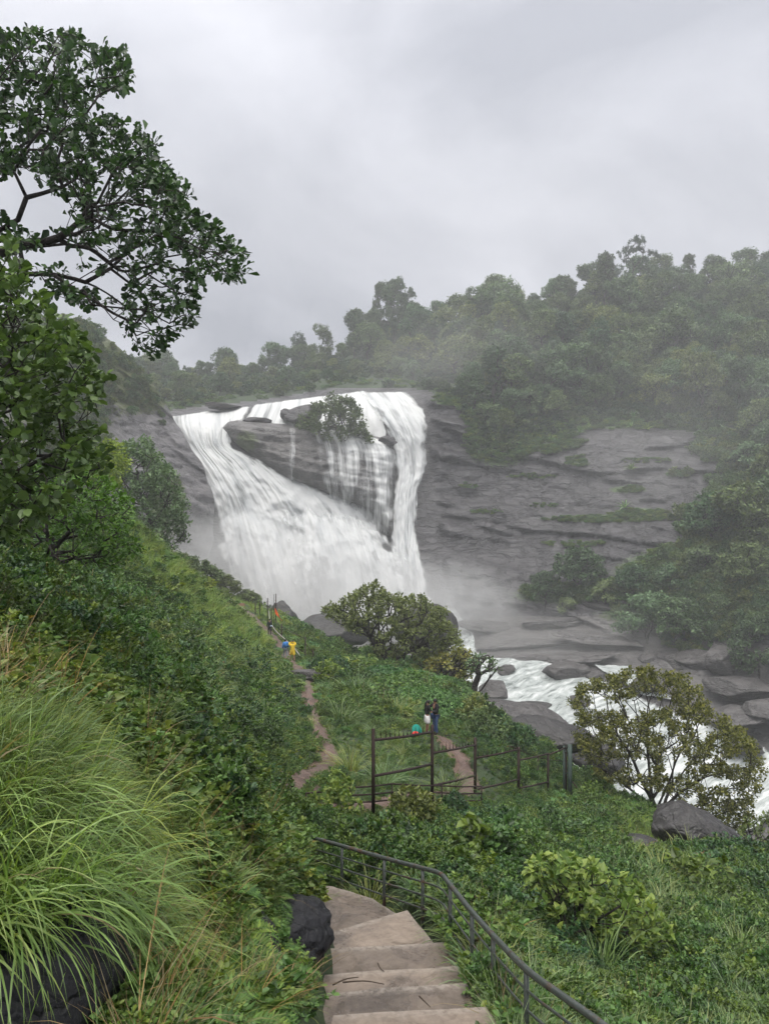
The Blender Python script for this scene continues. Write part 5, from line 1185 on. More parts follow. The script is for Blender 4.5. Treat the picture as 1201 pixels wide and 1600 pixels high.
fence('iron_fence', 'rusty iron fence with sloping rails and spiked top around the lookout', [(583,1139,1262,19.0,.055),(675,1133,1252,22.3,.055),(742,1153,1234,28,.062),(810,1168,1246,31.5,.066),(856,1177,1240,35.5,.055),(884,1172,1246,38,.05)],
      [(0,1157,1,1144),(0,1213,1,1194),(1,1177,2,1164),(1,1228,2,1212),(2,1185,3,1171),(2,1234,3,1218),(3,1188,4,1178),(3,1232,4,1222),(4,1180,5,1168)], M_RUST, rr=.036,
      spikes=((0,1157,1,1144,14,.22),(1,1177,2,1164,13,.26),(2,1185,3,1171,10,.26)))
fence('iron_fence', 'thin rusty fence at the far side of the lookout terrace', [(668,1142,1170,37),(752,1157,1200,37.5),(798,1165,1205,39),(840,1182,1232,40),(880,1178,1236,41.5)],
      [(0,1144,1,1158),(1,1158,2,1166),(2,1166,3,1184),(3,1184,4,1190),(2,1196,3,1214),(3,1216,4,1216)], M_RUST, rp=.035, rr=.02)
fence('low_railing', 'low brown pipe railing in front of the rusty lookout fence', [(478,1240,1268,18.3),(548,1228,1266,20),(612,1224,1262,21),(690,1227,1260,22),(752,1228,1262,23)],
      [(0,1240,1,1231),(1,1231,2,1225),(2,1225,3,1228),(3,1228,4,1229),(0,1252,1,1243),(1,1243,2,1238),(2,1238,3,1239),(3,1239,4,1240),(1,1254,2,1250),(2,1250,3,1250),(3,1250,4,1251)], M_RUST, rp=.022, rr=.022)
fence('corner_post', 'grey-green corner gate post at the right end of the rusty fence', [(890,1164,1248,37.6,.11),(881,1166,1244,37.9,.06)], [(0,1170,1,1176),(0,1205,1,1210)], M_GREENP)
def strut():
    a = P(894,1222,37.4); b = P(932,1268,35.5); V, f = sweep(np.array([a, (a + b) / 2, b]) - a, .035, 6); o = obj('brace_bar', mesh_np('brace_bar', V, f), M_RUST); o.location = a.tolist(); tag(o, 'slanting iron brace running down right from the corner gate post', 'brace')
strut()
# fence and hand rope along the upper path
def path_fence():
    posts = [(489,1014,1052,66),(477,996,1046,67),(440,975,1012,78),(424,950,990,84),(418,935,975,88),(431,928,972,90),(406,938,972,92),(399,943,968,93),(380,942,960,97)]
    root = fence('path_fence', 'rusty wire fence beside the upper path above the gorge', posts, [(0,1020,1,1004),(1,998,2,980),(2,982,3,962),(3,955,4,945),(4,940,6,944),(4,950,5,944),(6,950,7,952),(1,1020,2,998),(0,1036,1,1022)], M_RUST, rp=.06, rr=.03)
    o = np.array(root.location)
    rope = spl(P(*np.array([(480,1056,62),(474,1036,64),(462,1016,68),(446,1000,72),(430,985,78),(422,970,84),(420,955,88)], float).T), 40) - o
    V, f = sweep(rope, .06, 6); obj('hand_rail', mesh_np('hand_rail', V, f, smooth=True), simple_mat('pale_pipe', (0.22, 0.21, 0.19), .6), root)
path_fence()

# ------------------------------------------------------------------ rocks
M_BLACK = rock_mat('black_wet_rock', (0.006, 0.0065, 0.008), (0.013, 0.0135, 0.016), (0.028, 0.028, 0.033), 3.2, 0.5, False, 0.3, 'Object', bstr=0.8, bdist=0.03, spec=0.25)
M_BOULD = rock_mat('dark_boulder_rock', (0.013, 0.012, 0.0125), (0.029, 0.027, 0.0275), (0.060, 0.056, 0.056), 0.9, 0.5, False, 0.45, 'Object', bstr=0.9, bdist=0.08)
M_RIVROCK = rock_mat('river_boulder_rock', (0.035, 0.032, 0.033), (0.075, 0.070, 0.070), (0.130, 0.122, 0.120), 0.5, 0.5, True, 0.35, 'Object', bstr=1.0, bdist=0.35)
def rock(name, label, c, size, seed, mat, rz=0.0, sub=4, group=None, rough=.10, cutd=(.62, .92), cuts=15, tilt=(0, 0)):
    V, f = boulder(seed, size, sub, cuts, rough, cutd); me = mesh_np(name, V, f, smooth=True)
    o = obj(name, me, mat); o.location = tuple(float(x) for x in c); o.rotation_euler = (tilt[0], tilt[1], rz); tag(o, label, 'rock', group); return o
rock('black_rock', 'smooth black wet rock under the long grass at the lower left corner', P(-25, 1612, 2.95), (.60, .6, .60), 411, M_BLACK, .4, 5, rough=.035, cuts=6, tilt=(0, -.2))
rock('black_rock', 'dark overhanging rock ledge beside the stairs', P(404, 1470, 8.6) + np.array([-.05, .1, -.02]), (.88, .75, .42), 423, M_BLACK, .3, 5, rough=.13, cutd=(.66, .95), cuts=10)
rock('black_rock', 'dark earthy rock in the shade under the grassy bank', P(350, 1500, 6.9) + np.array([-.1, .35, -.1]), (.75, .6, .42), 425, M_BLACK, .9, 4, rough=.10)
rock('boulder', 'big dark boulder on the grass right of the olive-gold tree trunk', P(1084, 1310, 31.5) , (2.0, 1.7, 1.45), 431, M_BOULD, .5, 5, cutd=(.66, .95), tilt=(.1, .25))
rock('boulder', 'low brown rock half buried left of the big dark boulder', P(1004, 1328, 29), (1.0, .9, .5), 437, M_BOULD, .2, 4, tilt=(0, .2))
rock('path_rock', 'flat grey rock lying across the upper path', P(482, 1058, 54), (1.9, 2.6, .55), 441, M_RIVROCK, .9, 4, cutd=(.5, .85), tilt=(-.1, .25))
rock('boulder', 'rounded misty boulder left of the path fence near the falls', P(384, 948, 120), (2.8, 2.6, 2.6), 451, M_BOULD, .3)
rock('boulder', 'dark rounded boulder rising behind the orange flag', P(440, 980, 122), (3.6, 3.4, 4.2), 453, M_BOULD, .7)
rock('boulder', 'broad dark boulder at the foot of the falls behind the spreading tree', P(522, 985, 118), (6.2, 5, 3.2), 455, M_BOULD, .2, cutd=(.55, .9))
rock('boulder', 'large rounded rock right of the spreading tree at the fall foot', P(668, 985, 120), (5.2, 5, 4.6), 457, M_BOULD, 1.2, cutd=(.7, .95))
rock('gorge_rock', 'long bare rock rib sloping down beside the rapids', P(795, 1128, 58), (5.2, 4.2, 1.3), 461, M_RIVROCK, -.45, 5, tilt=(.1, .28), cutd=(.55, .9))
rock('gorge_rock', 'dark overhanging rock ledge between the rapids and the rusty fence', P(862, 1152, 53), (3.4, 3.2, 1.25), 463, M_BOULD, .2, 5, tilt=(0, .22), cutd=(.55, .9))
rock('gorge_rock', 'dark rock ledge behind the olive-gold tree at the water', P(930, 1180, 60), (2.6, 3, 1.3), 465, M_BOULD, .6, 4)
rock('island_rock', 'square dark rock block on top of the island, left of the bush', P(478, 652, 203), (5.6, 4, 3.4), 471, M_CLIFF, .1, 4, cutd=(.5, .75))
rock('island_rock', 'small dark rock block beside the square block on the island', P(447, 648, 204), (2.8, 2.6, 2.2), 473, M_CLIFF, .5, 4, cutd=(.5, .8))
rock('island_rock', 'low flat rock at the left end of the island top', P(405, 658, 203), (4.2, 3, 1.3), 475, M_CLIFF, .1, 4, cutd=(.5, .8))
rock('lip_rock', 'flat brown rock at the top of the left waterfall lip', P(348, 634, 214), (6.2, 5, 1.2), 477, M_RIVROCK, .1, 4, cutd=(.5, .8))
rock('island_rock', 'dark jagged rock at the right end of the island beside the right fall', P(604, 692, 199), (3.2, 3, 1.8), 479, M_CLIFF, .4, 4, cutd=(.5, .8))
RIVER = [ # u, v, Y, (sx,sy,sz), label
 (748,975,171,(2.6,2,1.8),'pointed rock standing in the stream just below the falls'),
 (790,1046,139,(2.0,1.6,1.1),'small rock at the upper left of the rapids'),
 (772,1080,128,(4.2,3,1.9),'rounded brown rock at the left bank of the rapids'),
 (830,1104,120,(3.2,2.4,1.0),'dark wet rock lying low in the rapids'),
 (882,1052,139,(5.2,3.2,2.3),'large sloping rock in the middle of the upper rapids'),
 (932,1056,138,(2.6,2,1.3),'small rock right of the large sloping rapids rock'),
 (905,1096,128,(2.0,1.8,.9),'small rock breaking the white water above the olive-gold tree'),
 (1010,1070,136,(4.6,3.4,1.8),'grey slab at the right bank of the upper rapids'),
 (1060,1080,138,(6.5,4,2.2),'long grey bank slab above the olive-gold tree'),
 (1090,1035,141,(5.2,4.5,2.9),'tall cracked boulder in the right bank pile'),
 (1130,1030,137,(4.4,4,2.8),'upright grey boulder under the dense right-edge tree'),
 (1165,1075,131,(7.2,5,2.4),'huge pale boulder on the right bank'),
 (1205,1105,124,(5.2,4,2.0),'boulder at the right edge of view below the huge pale boulder'),
 (1150,1120,127,(9.5,5,2.0),'long flat rock slab sloping into the lower rapids on the right'),
 (1050,1040,143,(4.0,3.2,2.2),'broken rock at the left of the right bank pile'),
 (1020,1030,146,(3.4,3,1.6),'low rock under the pale rounded shelf tree'),
 (1105,975,147,(4.8,4,2.6),'grey boulder on the right slope above the bank pile'),
 (1075,935,152,(2.6,2.2,1.2),'small dark rock on the grassy right slope'),
 (1150,950,143,(2.8,2,1.0),'dark flat rock in the grass of the right slope'),
 (955,945,165,(7.0,4,1.8),'dark overhanging rock in the cliff-foot thicket'),
 (1160,1165,119,(4.2,3,1.4),'dark wet rock at the edge of the lower rapids'),
 (790,984,168,(13,5,1.5),'wide layered rock ledge just right of the fall foot'),
 (880,972,165,(14,5,1.6),'wide layered rock ledge under the cliff-foot thicket'),
 (830,1008,157,(15,5,1.3),'long low rock ledge across the middle of the shelf'),
 (940,1000,153,(12,5,1.5),'rock ledge left of the pale rounded shelf tree'),
 (870,1030,147,(15,5,1.3),'lowest rock ledge of the shelf, along the top of the rapids'),
]
for i, (u, v, Y, sz, lb) in enumerate(RIVER):
    rock('river_boulder', lb, P(u, v, Y), sz, 500 + i * 7, M_RIVROCK if i not in (3, 17, 18, 19, 20) else M_BOULD, i * .8 if i < 21 else .08 * math.sin(i), 4 if i < 21 else 5, cutd=(.5, .88), tilt=(.1 * math.sin(i), .12 * math.cos(i * 2.1)))

# small loose things by the path
def board(name, label, u, v, Y, w, h, col, rz=0.0, post=0.5):
    o = P(u, v, Y); root = empty(name, o.tolist(), rz); m_ = simple_mat(name + '_paint', col, .7, 0, .3, 6)
    V, f = box((0, 0, 0), w, .05, h); obj('panel', mesh_np('panel', V, f), m_, root)
    for s in (-.35, .35): V, f = box((s * w, .05, -h / 2 - post / 2 + .1), .06, .05, post + .3); obj('leg', mesh_np('leg', V, f), M_RUST, root)
    tag(root, label, 'sign'); return root
board('notice_board', 'weathered brown notice board beside the upper path fence', 377, 952, 96, .8, 1.5, (0.20, 0.11, 0.07))
board('notice_board', 'small faded pink-brown board half sunk in the creeper mound', 589, 1079, 52, 1.15, .4, (0.28, 0.17, 0.12), .2, .3)
def flag():
    o = P(428, 990, 86); root = empty('flag', o.tolist()); tag(root, 'small orange pennant flag on a thin pole by the path fence', 'flag')
    V, f = tubes([[0, 0, 0]], [[0, 0, 4.4]], .035, .025, 6); obj('pole', mesh_np('pole', V, f), M_RUST, root)
    n = 14; s = np.linspace(0, 1, n); g = []
    for i in range(n):
        for j in range(9):
            t = j / 8; w = (1 - s[i] * .75); g.append((.05 + 1.0 * s[i] * .75 + .1 * t, .12 * math.sin(s[i] * 7 + t * 2), 2.9 - s[i] * 1.25 - t * w * .75 + .05 * math.sin(5 * s[i])))
    V = np.array(g); V2 = V + np.array([0, .012, 0]); F1 = grid_faces(n, 9); obj('cloth', mesh_np('cloth', np.r_[V, V2], [np.r_[F1, F1[:, ::-1] + len(V)]], smooth=True), simple_mat('orange_cloth', (0.75, 0.13, 0.04), .8, 0, .15), root)
flag()

# ------------------------------------------------------------------ people
def limb_mesh(nodes, edges, sub=2):
    """one continuous body surface grown round a skeleton (joint: position, radius)"""
    me = bpy.data.meshes.new('skeleton'); names = list(nodes); me.from_pydata([nodes[k][0] for k in names], [(names.index(a), names.index(b)) for a, b in edges], [])
    o = bpy.data.objects.new('skeleton', me); COL.objects.link(o); md = o.modifiers.new('skin', 'SKIN'); md.use_smooth_shade = True
    for i, k in enumerate(names):
        r_ = nodes[k][1]; sv = me.skin_vertices[0].data[i]; sv.radius = r_ if isinstance(r_, tuple) else (r_, r_); sv.use_root = (i == 0)
    s = o.modifiers.new('sub', 'SUBSURF'); s.levels = sub; s.render_levels = sub
    dg = bpy.context.evaluated_depsgraph_get(); m2 = bpy.data.meshes.new_from_object(o.evaluated_get(dg)); COL.objects.unlink(o); bpy.data.objects.remove(o)
    return m2
SKIN = simple_mat('skin', (0.26, 0.14, 0.095), .55, 0, .1, 5); HAIR = simple_mat('black_hair', (0.010, 0.009, 0.009), .45, 0, .2, 40)
CL = {k: simple_mat(k, c, .85, 0, .18, 12, .2) for k, c in dict(black_cloth=(.012, .012, .014), white_cloth=(.62, .60, .60), blue_denim=(.045, .075, .16), blue_jacket=(.055, .20, .50), yellow_raincoat=(.72, .50, .045), dark_cloth=(.02, .024, .026), grey_trousers=(.16, .20, .23), teal_cloth=(.012, .20, .155), red_cloth=(.5, .04, .03), shoe=(.02, .02, .02), grey_bag=(.35, .42, .50)).items()}
def person(label, loc, rz, pose, tops, h=1.7, female=False):
    """pose: joint overrides; tops: list of (name, material key, [(joint-a, joint-b)...], extra radius)"""
    s = h / 1.7; sw = .17 if not female else .15
    J = dict(pelvis=(0, 0, .92), waist=(0, 0, 1.06), chest=(0, 0, 1.28), neck=(0, -.01, 1.45), head=(0, .02, 1.56), crownp=(0, .02, 1.64),
             hipl=(-.09, 0, .88), hipr=(.09, 0, .88), kneel=(-.10, .02, .49), kneer=(.10, .02, .49), anklel=(-.10, -.02, .09), ankler=(.10, -.02, .09), toel=(-.11, .13, .04), toer=(.11, .13, .04),
             shl=(-sw, -.01, 1.40), shr=(sw, -.01, 1.40), ell=(-sw - .06, -.02, 1.13), elr=(sw + .06, -.02, 1.13), wrl=(-sw - .07, .08, .90), wrr=(sw + .07, .08, .90), hal=(-sw - .06, .12, .82), har=(sw + .06, .12, .82))
    J.update(pose)
    Rd = dict(pelvis=(.145, .11), waist=(.12, .095), chest=(.155, .11), neck=.055, head=.088, crownp=.075, hipl=.085, hipr=.085, kneel=.055, kneer=.055, anklel=.038, ankler=.038, toel=.036, toer=.036,
              shl=.058, shr=.058, ell=.042, elr=.042, wrl=.030, wrr=.030, hal=.034, har=.034)
    E = [('pelvis', 'waist'), ('waist', 'chest'), ('chest', 'neck'), ('neck', 'head'), ('head', 'crownp'), ('pelvis', 'hipl'), ('pelvis', 'hipr'), ('hipl', 'kneel'), ('hipr', 'kneer'), ('kneel', 'anklel'), ('kneer', 'ankler'), ('anklel', 'toel'), ('ankler', 'toer'),
         ('chest', 'shl'), ('chest', 'shr'), ('shl', 'ell'), ('shr', 'elr'), ('ell', 'wrl'), ('elr', 'wrr'), ('wrl', 'hal'), ('wrr', 'har')]
    sc = lambda p_: tuple(c * s for c in p_)
    root = empty('person', loc, rz); tag(root, label, 'person')
    body_me = limb_mesh({k: (sc(J[k]), tuple(x * s for x in Rd[k]) if isinstance(Rd[k], tuple) else Rd[k] * s) for k in J}, E); body = obj('body', body_me, SKIN, root)
    for nm, mk, ed, ex in tops:
        ks = []; [ks.append(k) for e_ in ed for k in e_ if k not in ks]
        def rad(k):
            e2 = ex.get(k, ex['*']) if isinstance(ex, dict) else ex; r_ = Rd[k]; return tuple((x + e2) * s for x in r_) if isinstance(r_, tuple) else (r_ + e2) * s
        me = limb_mesh({k: (sc(J[k]), rad(k)) for k in ks}, ed); obj(nm, me, CL[mk], root)
    # hair cap, nose, eyes
    hd = np.array(sc(J['head'])); cr = np.array(sc(J['crownp'])); up = unit(cr - hd); 
    V, f = ico(3); V = V * np.array([.092, .105, .105]) * s; keep = ~((V[:, 1] > .045 * s) & (V[:, 2] < .05 * s)); V = V.copy(); V[~keep] *= .82
    V = V + hd + up * .045 * s; obj('hair', mesh_np('hair', V, [f], smooth=True), HAIR, body)
    fw = np.array([0, 1, 0]); V, f = ico(1); V = V * np.array([.012, .018, .02]) * s + hd + fw * .092 * s + up * .0; obj('nose', mesh_np('nose', V, [f], smooth=True), SKIN, body)
    for sx in (-.032, .032):
        V, f = ico(1); V = V * .011 * s + hd + fw * .082 * s + np.array([sx * s, 0, .03 * s]); obj('eye', mesh_np('eye', V, [f], smooth=True), HAIR, body)
    return root
SHIRT = [('pelvis', 'waist'), ('waist', 'chest'), ('chest', 'shl'), ('chest', 'shr'), ('shl', 'ell'), ('shr', 'elr'), ('ell', 'wrl'), ('elr', 'wrr')]
TROU = [('pelvis', 'hipl'), ('pelvis', 'hipr'), ('hipl', 'kneel'), ('hipr', 'kneer'), ('kneel', 'anklel'), ('kneer', 'ankler')]
SHOES = [('anklel', 'toel')]; SHOES2 = [('ankler', 'toer')]
def feet(u, v, Y):
    p = P(u, v, Y); return (float(p[0]), float(p[1]), float(ground(p[0], p[1])))
def long_hair(root, h, c=(0, -.06, 1.44)):
    V, f = ico(3); V = V * np.array([.085, .06, .2]) * h / 1.7 + np.array(c) * h / 1.7; obj('long_hair', mesh_np('long_hair', V, [f], smooth=True), HAIR, root)
def carried(name, V, f, mat, root, label, cat):
    o = obj(name, mesh_np(name, V, f, smooth=(len(V) > 20)), mat); o.location = root.location; o.rotation_euler = root.rotation_euler; tag(o, label, cat); return o
# couple on the lookout: he raises a phone in front of them, she leans toward him
man = person('man in black shirt and blue jeans standing behind the rusty fence', feet(680, 1153, 37), R(120), dict(shr=(.17, .0, 1.40), elr=(.16, .24, 1.30), wrr=(.06, .42, 1.40), har=(.03, .48, 1.44), ell=(-.24, .10, 1.16), wrl=(-.16, .30, 1.12), hal=(-.10, .36, 1.14)),
  [('shirt', 'black_cloth', SHIRT, .022), ('jeans', 'blue_denim', TROU, .018), ('shoe', 'shoe', SHOES, .014), ('shoe', 'shoe', SHOES2, .014)], 1.74)
V, f = box((.02, .52, 1.49), .075, .012, .15); carried('phone', V, f, CL['shoe'], man, 'black phone held up by the man in jeans', 'phone')
wo = person('woman in black jacket and white skirt leaning toward the man in jeans', feet(667, 1153, 36.9), R(-75), dict(head=(0, .06, 1.55), crownp=(0, .07, 1.63), elr=(.20, .14, 1.15), wrr=(.14, .34, 1.12), har=(.12, .42, 1.12)),
  [('jacket', 'black_cloth', SHIRT, .024), ('skirt', 'white_cloth', [('waist', 'pelvis'), ('pelvis', 'hipl'), ('pelvis', 'hipr'), ('hipl', 'kneel'), ('hipr', 'kneer')], {'*': .05, 'kneel': .09, 'kneer': .09}), ('shoe', 'white_cloth', SHOES, .014), ('shoe', 'white_cloth', SHOES2, .014)], 1.62, True)
long_hair(wo, 1.62)
walk = dict(kneel=(-.09, .16, .52), anklel=(-.09, .18, .12), toel=(-.09, .32, .07), kneer=(.09, -.06, .48), ankler=(.09, -.26, .13), toer=(.09, -.14, .05))
yl = person('person in yellow raincoat walking up the path with hands at the head', feet(457, 1038, 63.5), R(25), dict(walk, ell=(-.30, .05, 1.36), wrl=(-.14, .10, 1.56), hal=(-.08, .10, 1.62), elr=(.30, .05, 1.36), wrr=(.14, .10, 1.56), har=(.08, .10, 1.62)),
  [('raincoat', 'yellow_raincoat', [('neck', 'chest'), ('chest', 'waist'), ('waist', 'pelvis'), ('pelvis', 'hipl'), ('pelvis', 'hipr'), ('hipl', 'kneel'), ('hipr', 'kneer'), ('chest', 'shl'), ('chest', 'shr'), ('shl', 'ell'), ('shr', 'elr'), ('ell', 'wrl'), ('elr', 'wrr')], {'*': .045, 'kneel': .07, 'kneer': .07}), ('hood', 'yellow_raincoat', [('neck', 'head'), ('head', 'crownp')], .035)], 1.75)
bl = person('person in blue rain jacket with backpack beside the yellow raincoat', feet(446, 1034, 64), R(20), walk,
  [('jacket', 'blue_jacket', SHIRT, .035), ('trousers', 'grey_trousers', TROU, .016), ('shoe', 'shoe', SHOES, .014), ('shoe', 'shoe', SHOES2, .014)], 1.66)
V, f = boulder(3, (.17, .11, .24), 3, 4, .02); carried('backpack', V + np.array([0, -.18, 1.22]), f, CL['blue_jacket'], bl, 'blue backpack on the back of the person in blue rain jacket', 'backpack')
dk = person('person in dark clothes furthest up the path', feet(421, 1003, 77), R(15), walk,
  [('jacket', 'dark_cloth', SHIRT, .03), ('trousers', 'black_cloth', TROU, .02), ('shoe', 'shoe', SHOES, .014), ('shoe', 'shoe', SHOES2, .014)], 1.68)
V, f = boulder(5, (.13, .09, .09), 3, 4, .02); carried('bag', V + np.array([.16, -.14, .98]), f, CL['grey_bag'], dk, 'small pale bag carried by the person in dark clothes', 'bag')
def umbrella():
    p = feet(651, 1148, 36); root = empty('umbrella', (p[0], p[1], p[2] + .22), .4); root.rotation_euler = (R(60), R(35), .4); root.scale = (.5, .5, .36); tag(root, 'open teal umbrella lying on the ground beside the couple', 'umbrella')
    n = 8; V = [(0, 0, .34)]; Fc = []
    for k in range(5):
        rr = .62 * (k + 1) / 5
        for a in range(n * 3):
            an = a / (n * 3) * 6.2832; sc_ = 1 - .06 * (1 - abs(math.cos(an * n / 2))); V.append((rr * math.cos(an) * sc_, rr * math.sin(an) * sc_, .34 * (1 - ((k + 1) / 5) ** 2 * .9)))
    m3 = n * 3; tri = np.array([[0, 1 + a, 1 + (a + 1) % m3] for a in range(m3)]); qd = np.array([[1 + k * m3 + a, 1 + (k + 1) * m3 + a, 1 + (k + 1) * m3 + (a + 1) % m3, 1 + k * m3 + (a + 1) % m3] for k in range(4) for a in range(m3)])
    can = obj('canopy', mesh_np('canopy', np.array(V), [tri, qd], smooth=True), CL['teal_cloth'], root)
    V, f = tubes([[0, 0, -.45]], [[0, 0, .40]], .008, .008, 6); obj('shaft', mesh_np('shaft', V, f), M_RUST, root)
    for a in range(n):
        an = a / n * 6.2832; V, f = tubes([[.6 * math.cos(an), .6 * math.sin(an), .03]], [[0, 0, .10]], .004, .004, 4); obj('rib', mesh_np('rib', V, f), M_RUST, can)
umbrella()
V, f = boulder(9, (.16, .12, .15), 3, 5, .03); o = obj('bag', mesh_np('bag', V, f, smooth=True), CL['red_cloth']); q = feet(649, 1147, 35.7); o.location = (q[0], q[1], q[2] + .12); tag(o, 'small red bag under the teal umbrella', 'bag')

# ------------------------------------------------------------------ plants one can pick out
M_GRASS_L = leaf_mat('hanging_grass', (0.062, 0.098, 0.022), (0.125, 0.180, 0.038), (0.205, 0.255, 0.072), 0.35, 0.4, 0.4, odd=(0.24, 0.17, 0.08), oddp=.86)
def long_grass_bank():
    """the big arching grass clump hanging over the left bank"""
    rng = np.random.default_rng(611)
    root = empty('long_grass_clump', P(120, 1330, 4.0).tolist()); o = np.array(root.location); tag(root, 'long arching grass hanging over the left bank in the foreground', 'grass clump')
    CL_ = [(-90,1290,3.3),(-30,1300,3.4),(30,1280,3.7),(75,1300,3.8),(110,1290,4.2),(150,1330,4.2),(180,1330,4.8),(205,1370,4.8),(20,1360,3.45),(85,1380,3.7),(-70,1390,3.1),(140,1400,4.0),(215,1410,5.2),(190,1450,4.4),(-40,1240,3.8),(40,1240,4.4),(-20,1420,3.15),(205,1490,4.3),(225,1470,4.9),(180,1480,3.9),(205,1540,4.0),(170,1525,3.6),(-60,1440,2.85),(0,1440,2.9),(60,1440,3.0),(110,1450,3.2),(140,1470,3.4)]
    for k, (u, v, Y) in enumerate(CL_):
        n = 200; c = P(u, v, Y); a = rng.random(n) * 6.283; r = .20 * rng.random(n) ** .5; rt = c + np.stack([np.cos(a) * r, np.sin(a) * r, rng.normal(size=n) * .04], -1)
        d = np.stack([.42 + .65 * rng.normal(size=n), -.25 + .5 * rng.normal(size=n), .9 + .35 * rng.normal(size=n)], -1)
        b = Blob(); b.add(*blades(rt - o, d, rng.uniform(.22, .74, n), rng.uniform(.006, .0135, n), rng.uniform(.8, 2.2, n), 9, rng)); obj('tuft', b.mesh('tuft'), M_GRASS_L, root)
long_grass_bank()
def plant(name, label, b, mat, loc, rz=0, s=1.0, cat='plant', part='foliage', group=None):
    root = empty(name, tuple(float(x) for x in loc), rz); root.scale = (s, s, s); o = obj(part, b.mesh(part), mat, root); tag(root, label, cat, group); return root
def gp(u, Y):
    p = ground_uv(np.array([float(u)]), np.array([float(Y)]))[0]; return p
plant('rosette_plant', 'spiky rosette plant on the slope left of the red path', one(rosette(701, 26, 1.1, .10, .5)), M_WEED, gp(415, 30) + np.array([0, 0, .35]))
# tussocks beside the path
for i, (u, Y, s, lb) in enumerate(((535,38,2.2,'large grass tussock right of the red path beside the flat rock'),(600,26,1.7,'grass tussock behind the first rusty fence panel'),(700,26,1.6,'grass tussock between the second and third rusty fence posts'),(545,28,1.7,'dark grass tussock right of the red path bend'),(555,47,2.6,'pale grass tussock on the slope between the path and creeper mound'),
        (575,12.6,1.0,'pale blue-green grass tussock just behind the railing bend'),(530,13.4,.9,'grass tussock behind the railing at the stair foot'),(1000,15.5,1.25,'pale feathery tussock right of the yellow-green shrub'),(1060,17,1.2,'pale feathery tussock below the big dark boulder'),(1010,19,1.3,'tall pale tussock above the yellow-green shrub'),(1150,15,1.3,'broad pale tussock at the lower right edge'),(940,12,1.2,'dark hanging tussock under the yellow-green shrub'),(1110,19,1.2,'feathery tussock on the right slope under the boulder'),(1080,13.5,1.1,'green tussock in the lower right corner field'))):
    p = gp(u, Y); plant('grass_tussock', lb, one(tuft(720 + i, 150, .85, .016, 1.15, .18, 7, (.25, -.1, 0))), M_GRASS_P if i not in (3, 11) else M_GRASS, p - np.array([0, 0, .04]), i, s, 'grass tussock', 'blades', 'tussocks on the slopes')
# single shrubs
SHR = [(770,15.0,1.5,'weed','leafy dark shrub right of the railing bend'),(735,14.6,1.2,'heart','broad-leaved shrub just left of the leafy dark shrub'),(705,20.5,1.0,'dark','dark dense shrub in front of the middle of the rusty fence'),(640,17.5,1.6,'bush','rounded green shrub below the low brown railing'),(860,22,1.8,'dark','dark shrub on the slope under the corner gate post'),(1090,21,1.5,'heart','pale broad-leaved shrub below the big dark boulder'),
       (520,18.5,1.3,'lime','yellow-green shrub at the foot of the red path'),(510,52,2.4,'lime','bright yellow-green shrub at the right edge of the upper path'),(503,54,2.8,'dark','dark shrub behind the bright yellow-green shrub by the path'),(760,40,2.6,'bush','green shrub on the slope right of the couple'),(800,42,2.6,'dark','dark green shrub right of the slope behind the fence'),(730,46,2.4,'bush','pale green shrub behind the couple'),(410,22,1.3,'dark','dark shrub on the left slope beside the red path'),(240,24,1.6,'bush','green shrub on the left slope below the crest'),(300,30,1.8,'dark','dark leafy shrub in the middle of the left slope')]
for i, (u, Y, s, k, lb) in enumerate(SHR):
    b = {'weed': lambda: bush(800 + i, 1, .9, 80, 16, .085, .05, 'oval', .06), 'heart': lambda: bush(800 + i, 1, .95, 55, 9, .12, .10, 'heart', .07), 'dark': lambda: bush(800 + i, 1, .9, 110, 18, .06, .036, 'oval', .06), 'bush': lambda: bush(800 + i, 1, .85, 110, 18, .06, .036, 'oval', .06), 'lime': lambda: bush(800 + i, 1, .85, 90, 16, .07, .042, 'oval', .06)}[k]()
    plant('shrub', lb, b, {'weed': M_LF_MID, 'heart': M_LF_MID, 'dark': M_LF_DARK, 'bush': M_LF_SAGE, 'lime': M_LF_YELLOW}[k], gp(u, Y) - np.array([0, 0, .1 * s]), i * 1.3, s, 'shrub')
# creeper mounds
for i, (u, v, Y, sx, sz, lb) in enumerate(((598,1062,55,1.7,1.0,'small rounded creeper mound left of the big one'),(640,1080,52,2.6,1.3,'large bright green creeper mound on the slope above the couple'),(665,1105,47,2.4,1.2,'creeper mound sloping down behind the couple'),(448,990,100,3.0,2.2,'misty dome of creeper beside the upper path fence'),(508,1030,80,3.2,1.6,'low creeper dome left of the spreading tree'))):
    rng = np.random.default_rng(850 + i); n = 5200; d = rdir(n, rng); d[:, 2] = np.abs(d[:, 2]); p_ = d * np.array([sx, sx, sz]) * (1 + .12 * fbm(d * 3 + i, 3, 9))[:, None] * rng.uniform(.93, 1.03, (n, 1))
    b = Blob(); b.add(*leaves(p_, rdir(n, rng) + np.array([0, 0, -.4]), d + rng.normal(size=(n, 3)) * .35, .20 * rng.uniform(.7, 1.3, n) * Y / 60, .16 * rng.uniform(.7, 1.3, n) * Y / 60, 'oval', rng))
    p0 = P(u, v, Y); plant('creeper_mound', lb, b, M_CREEP, (p0[0], p0[1], p0[2] - sz * .12), 0, 1, 'creeper mound')
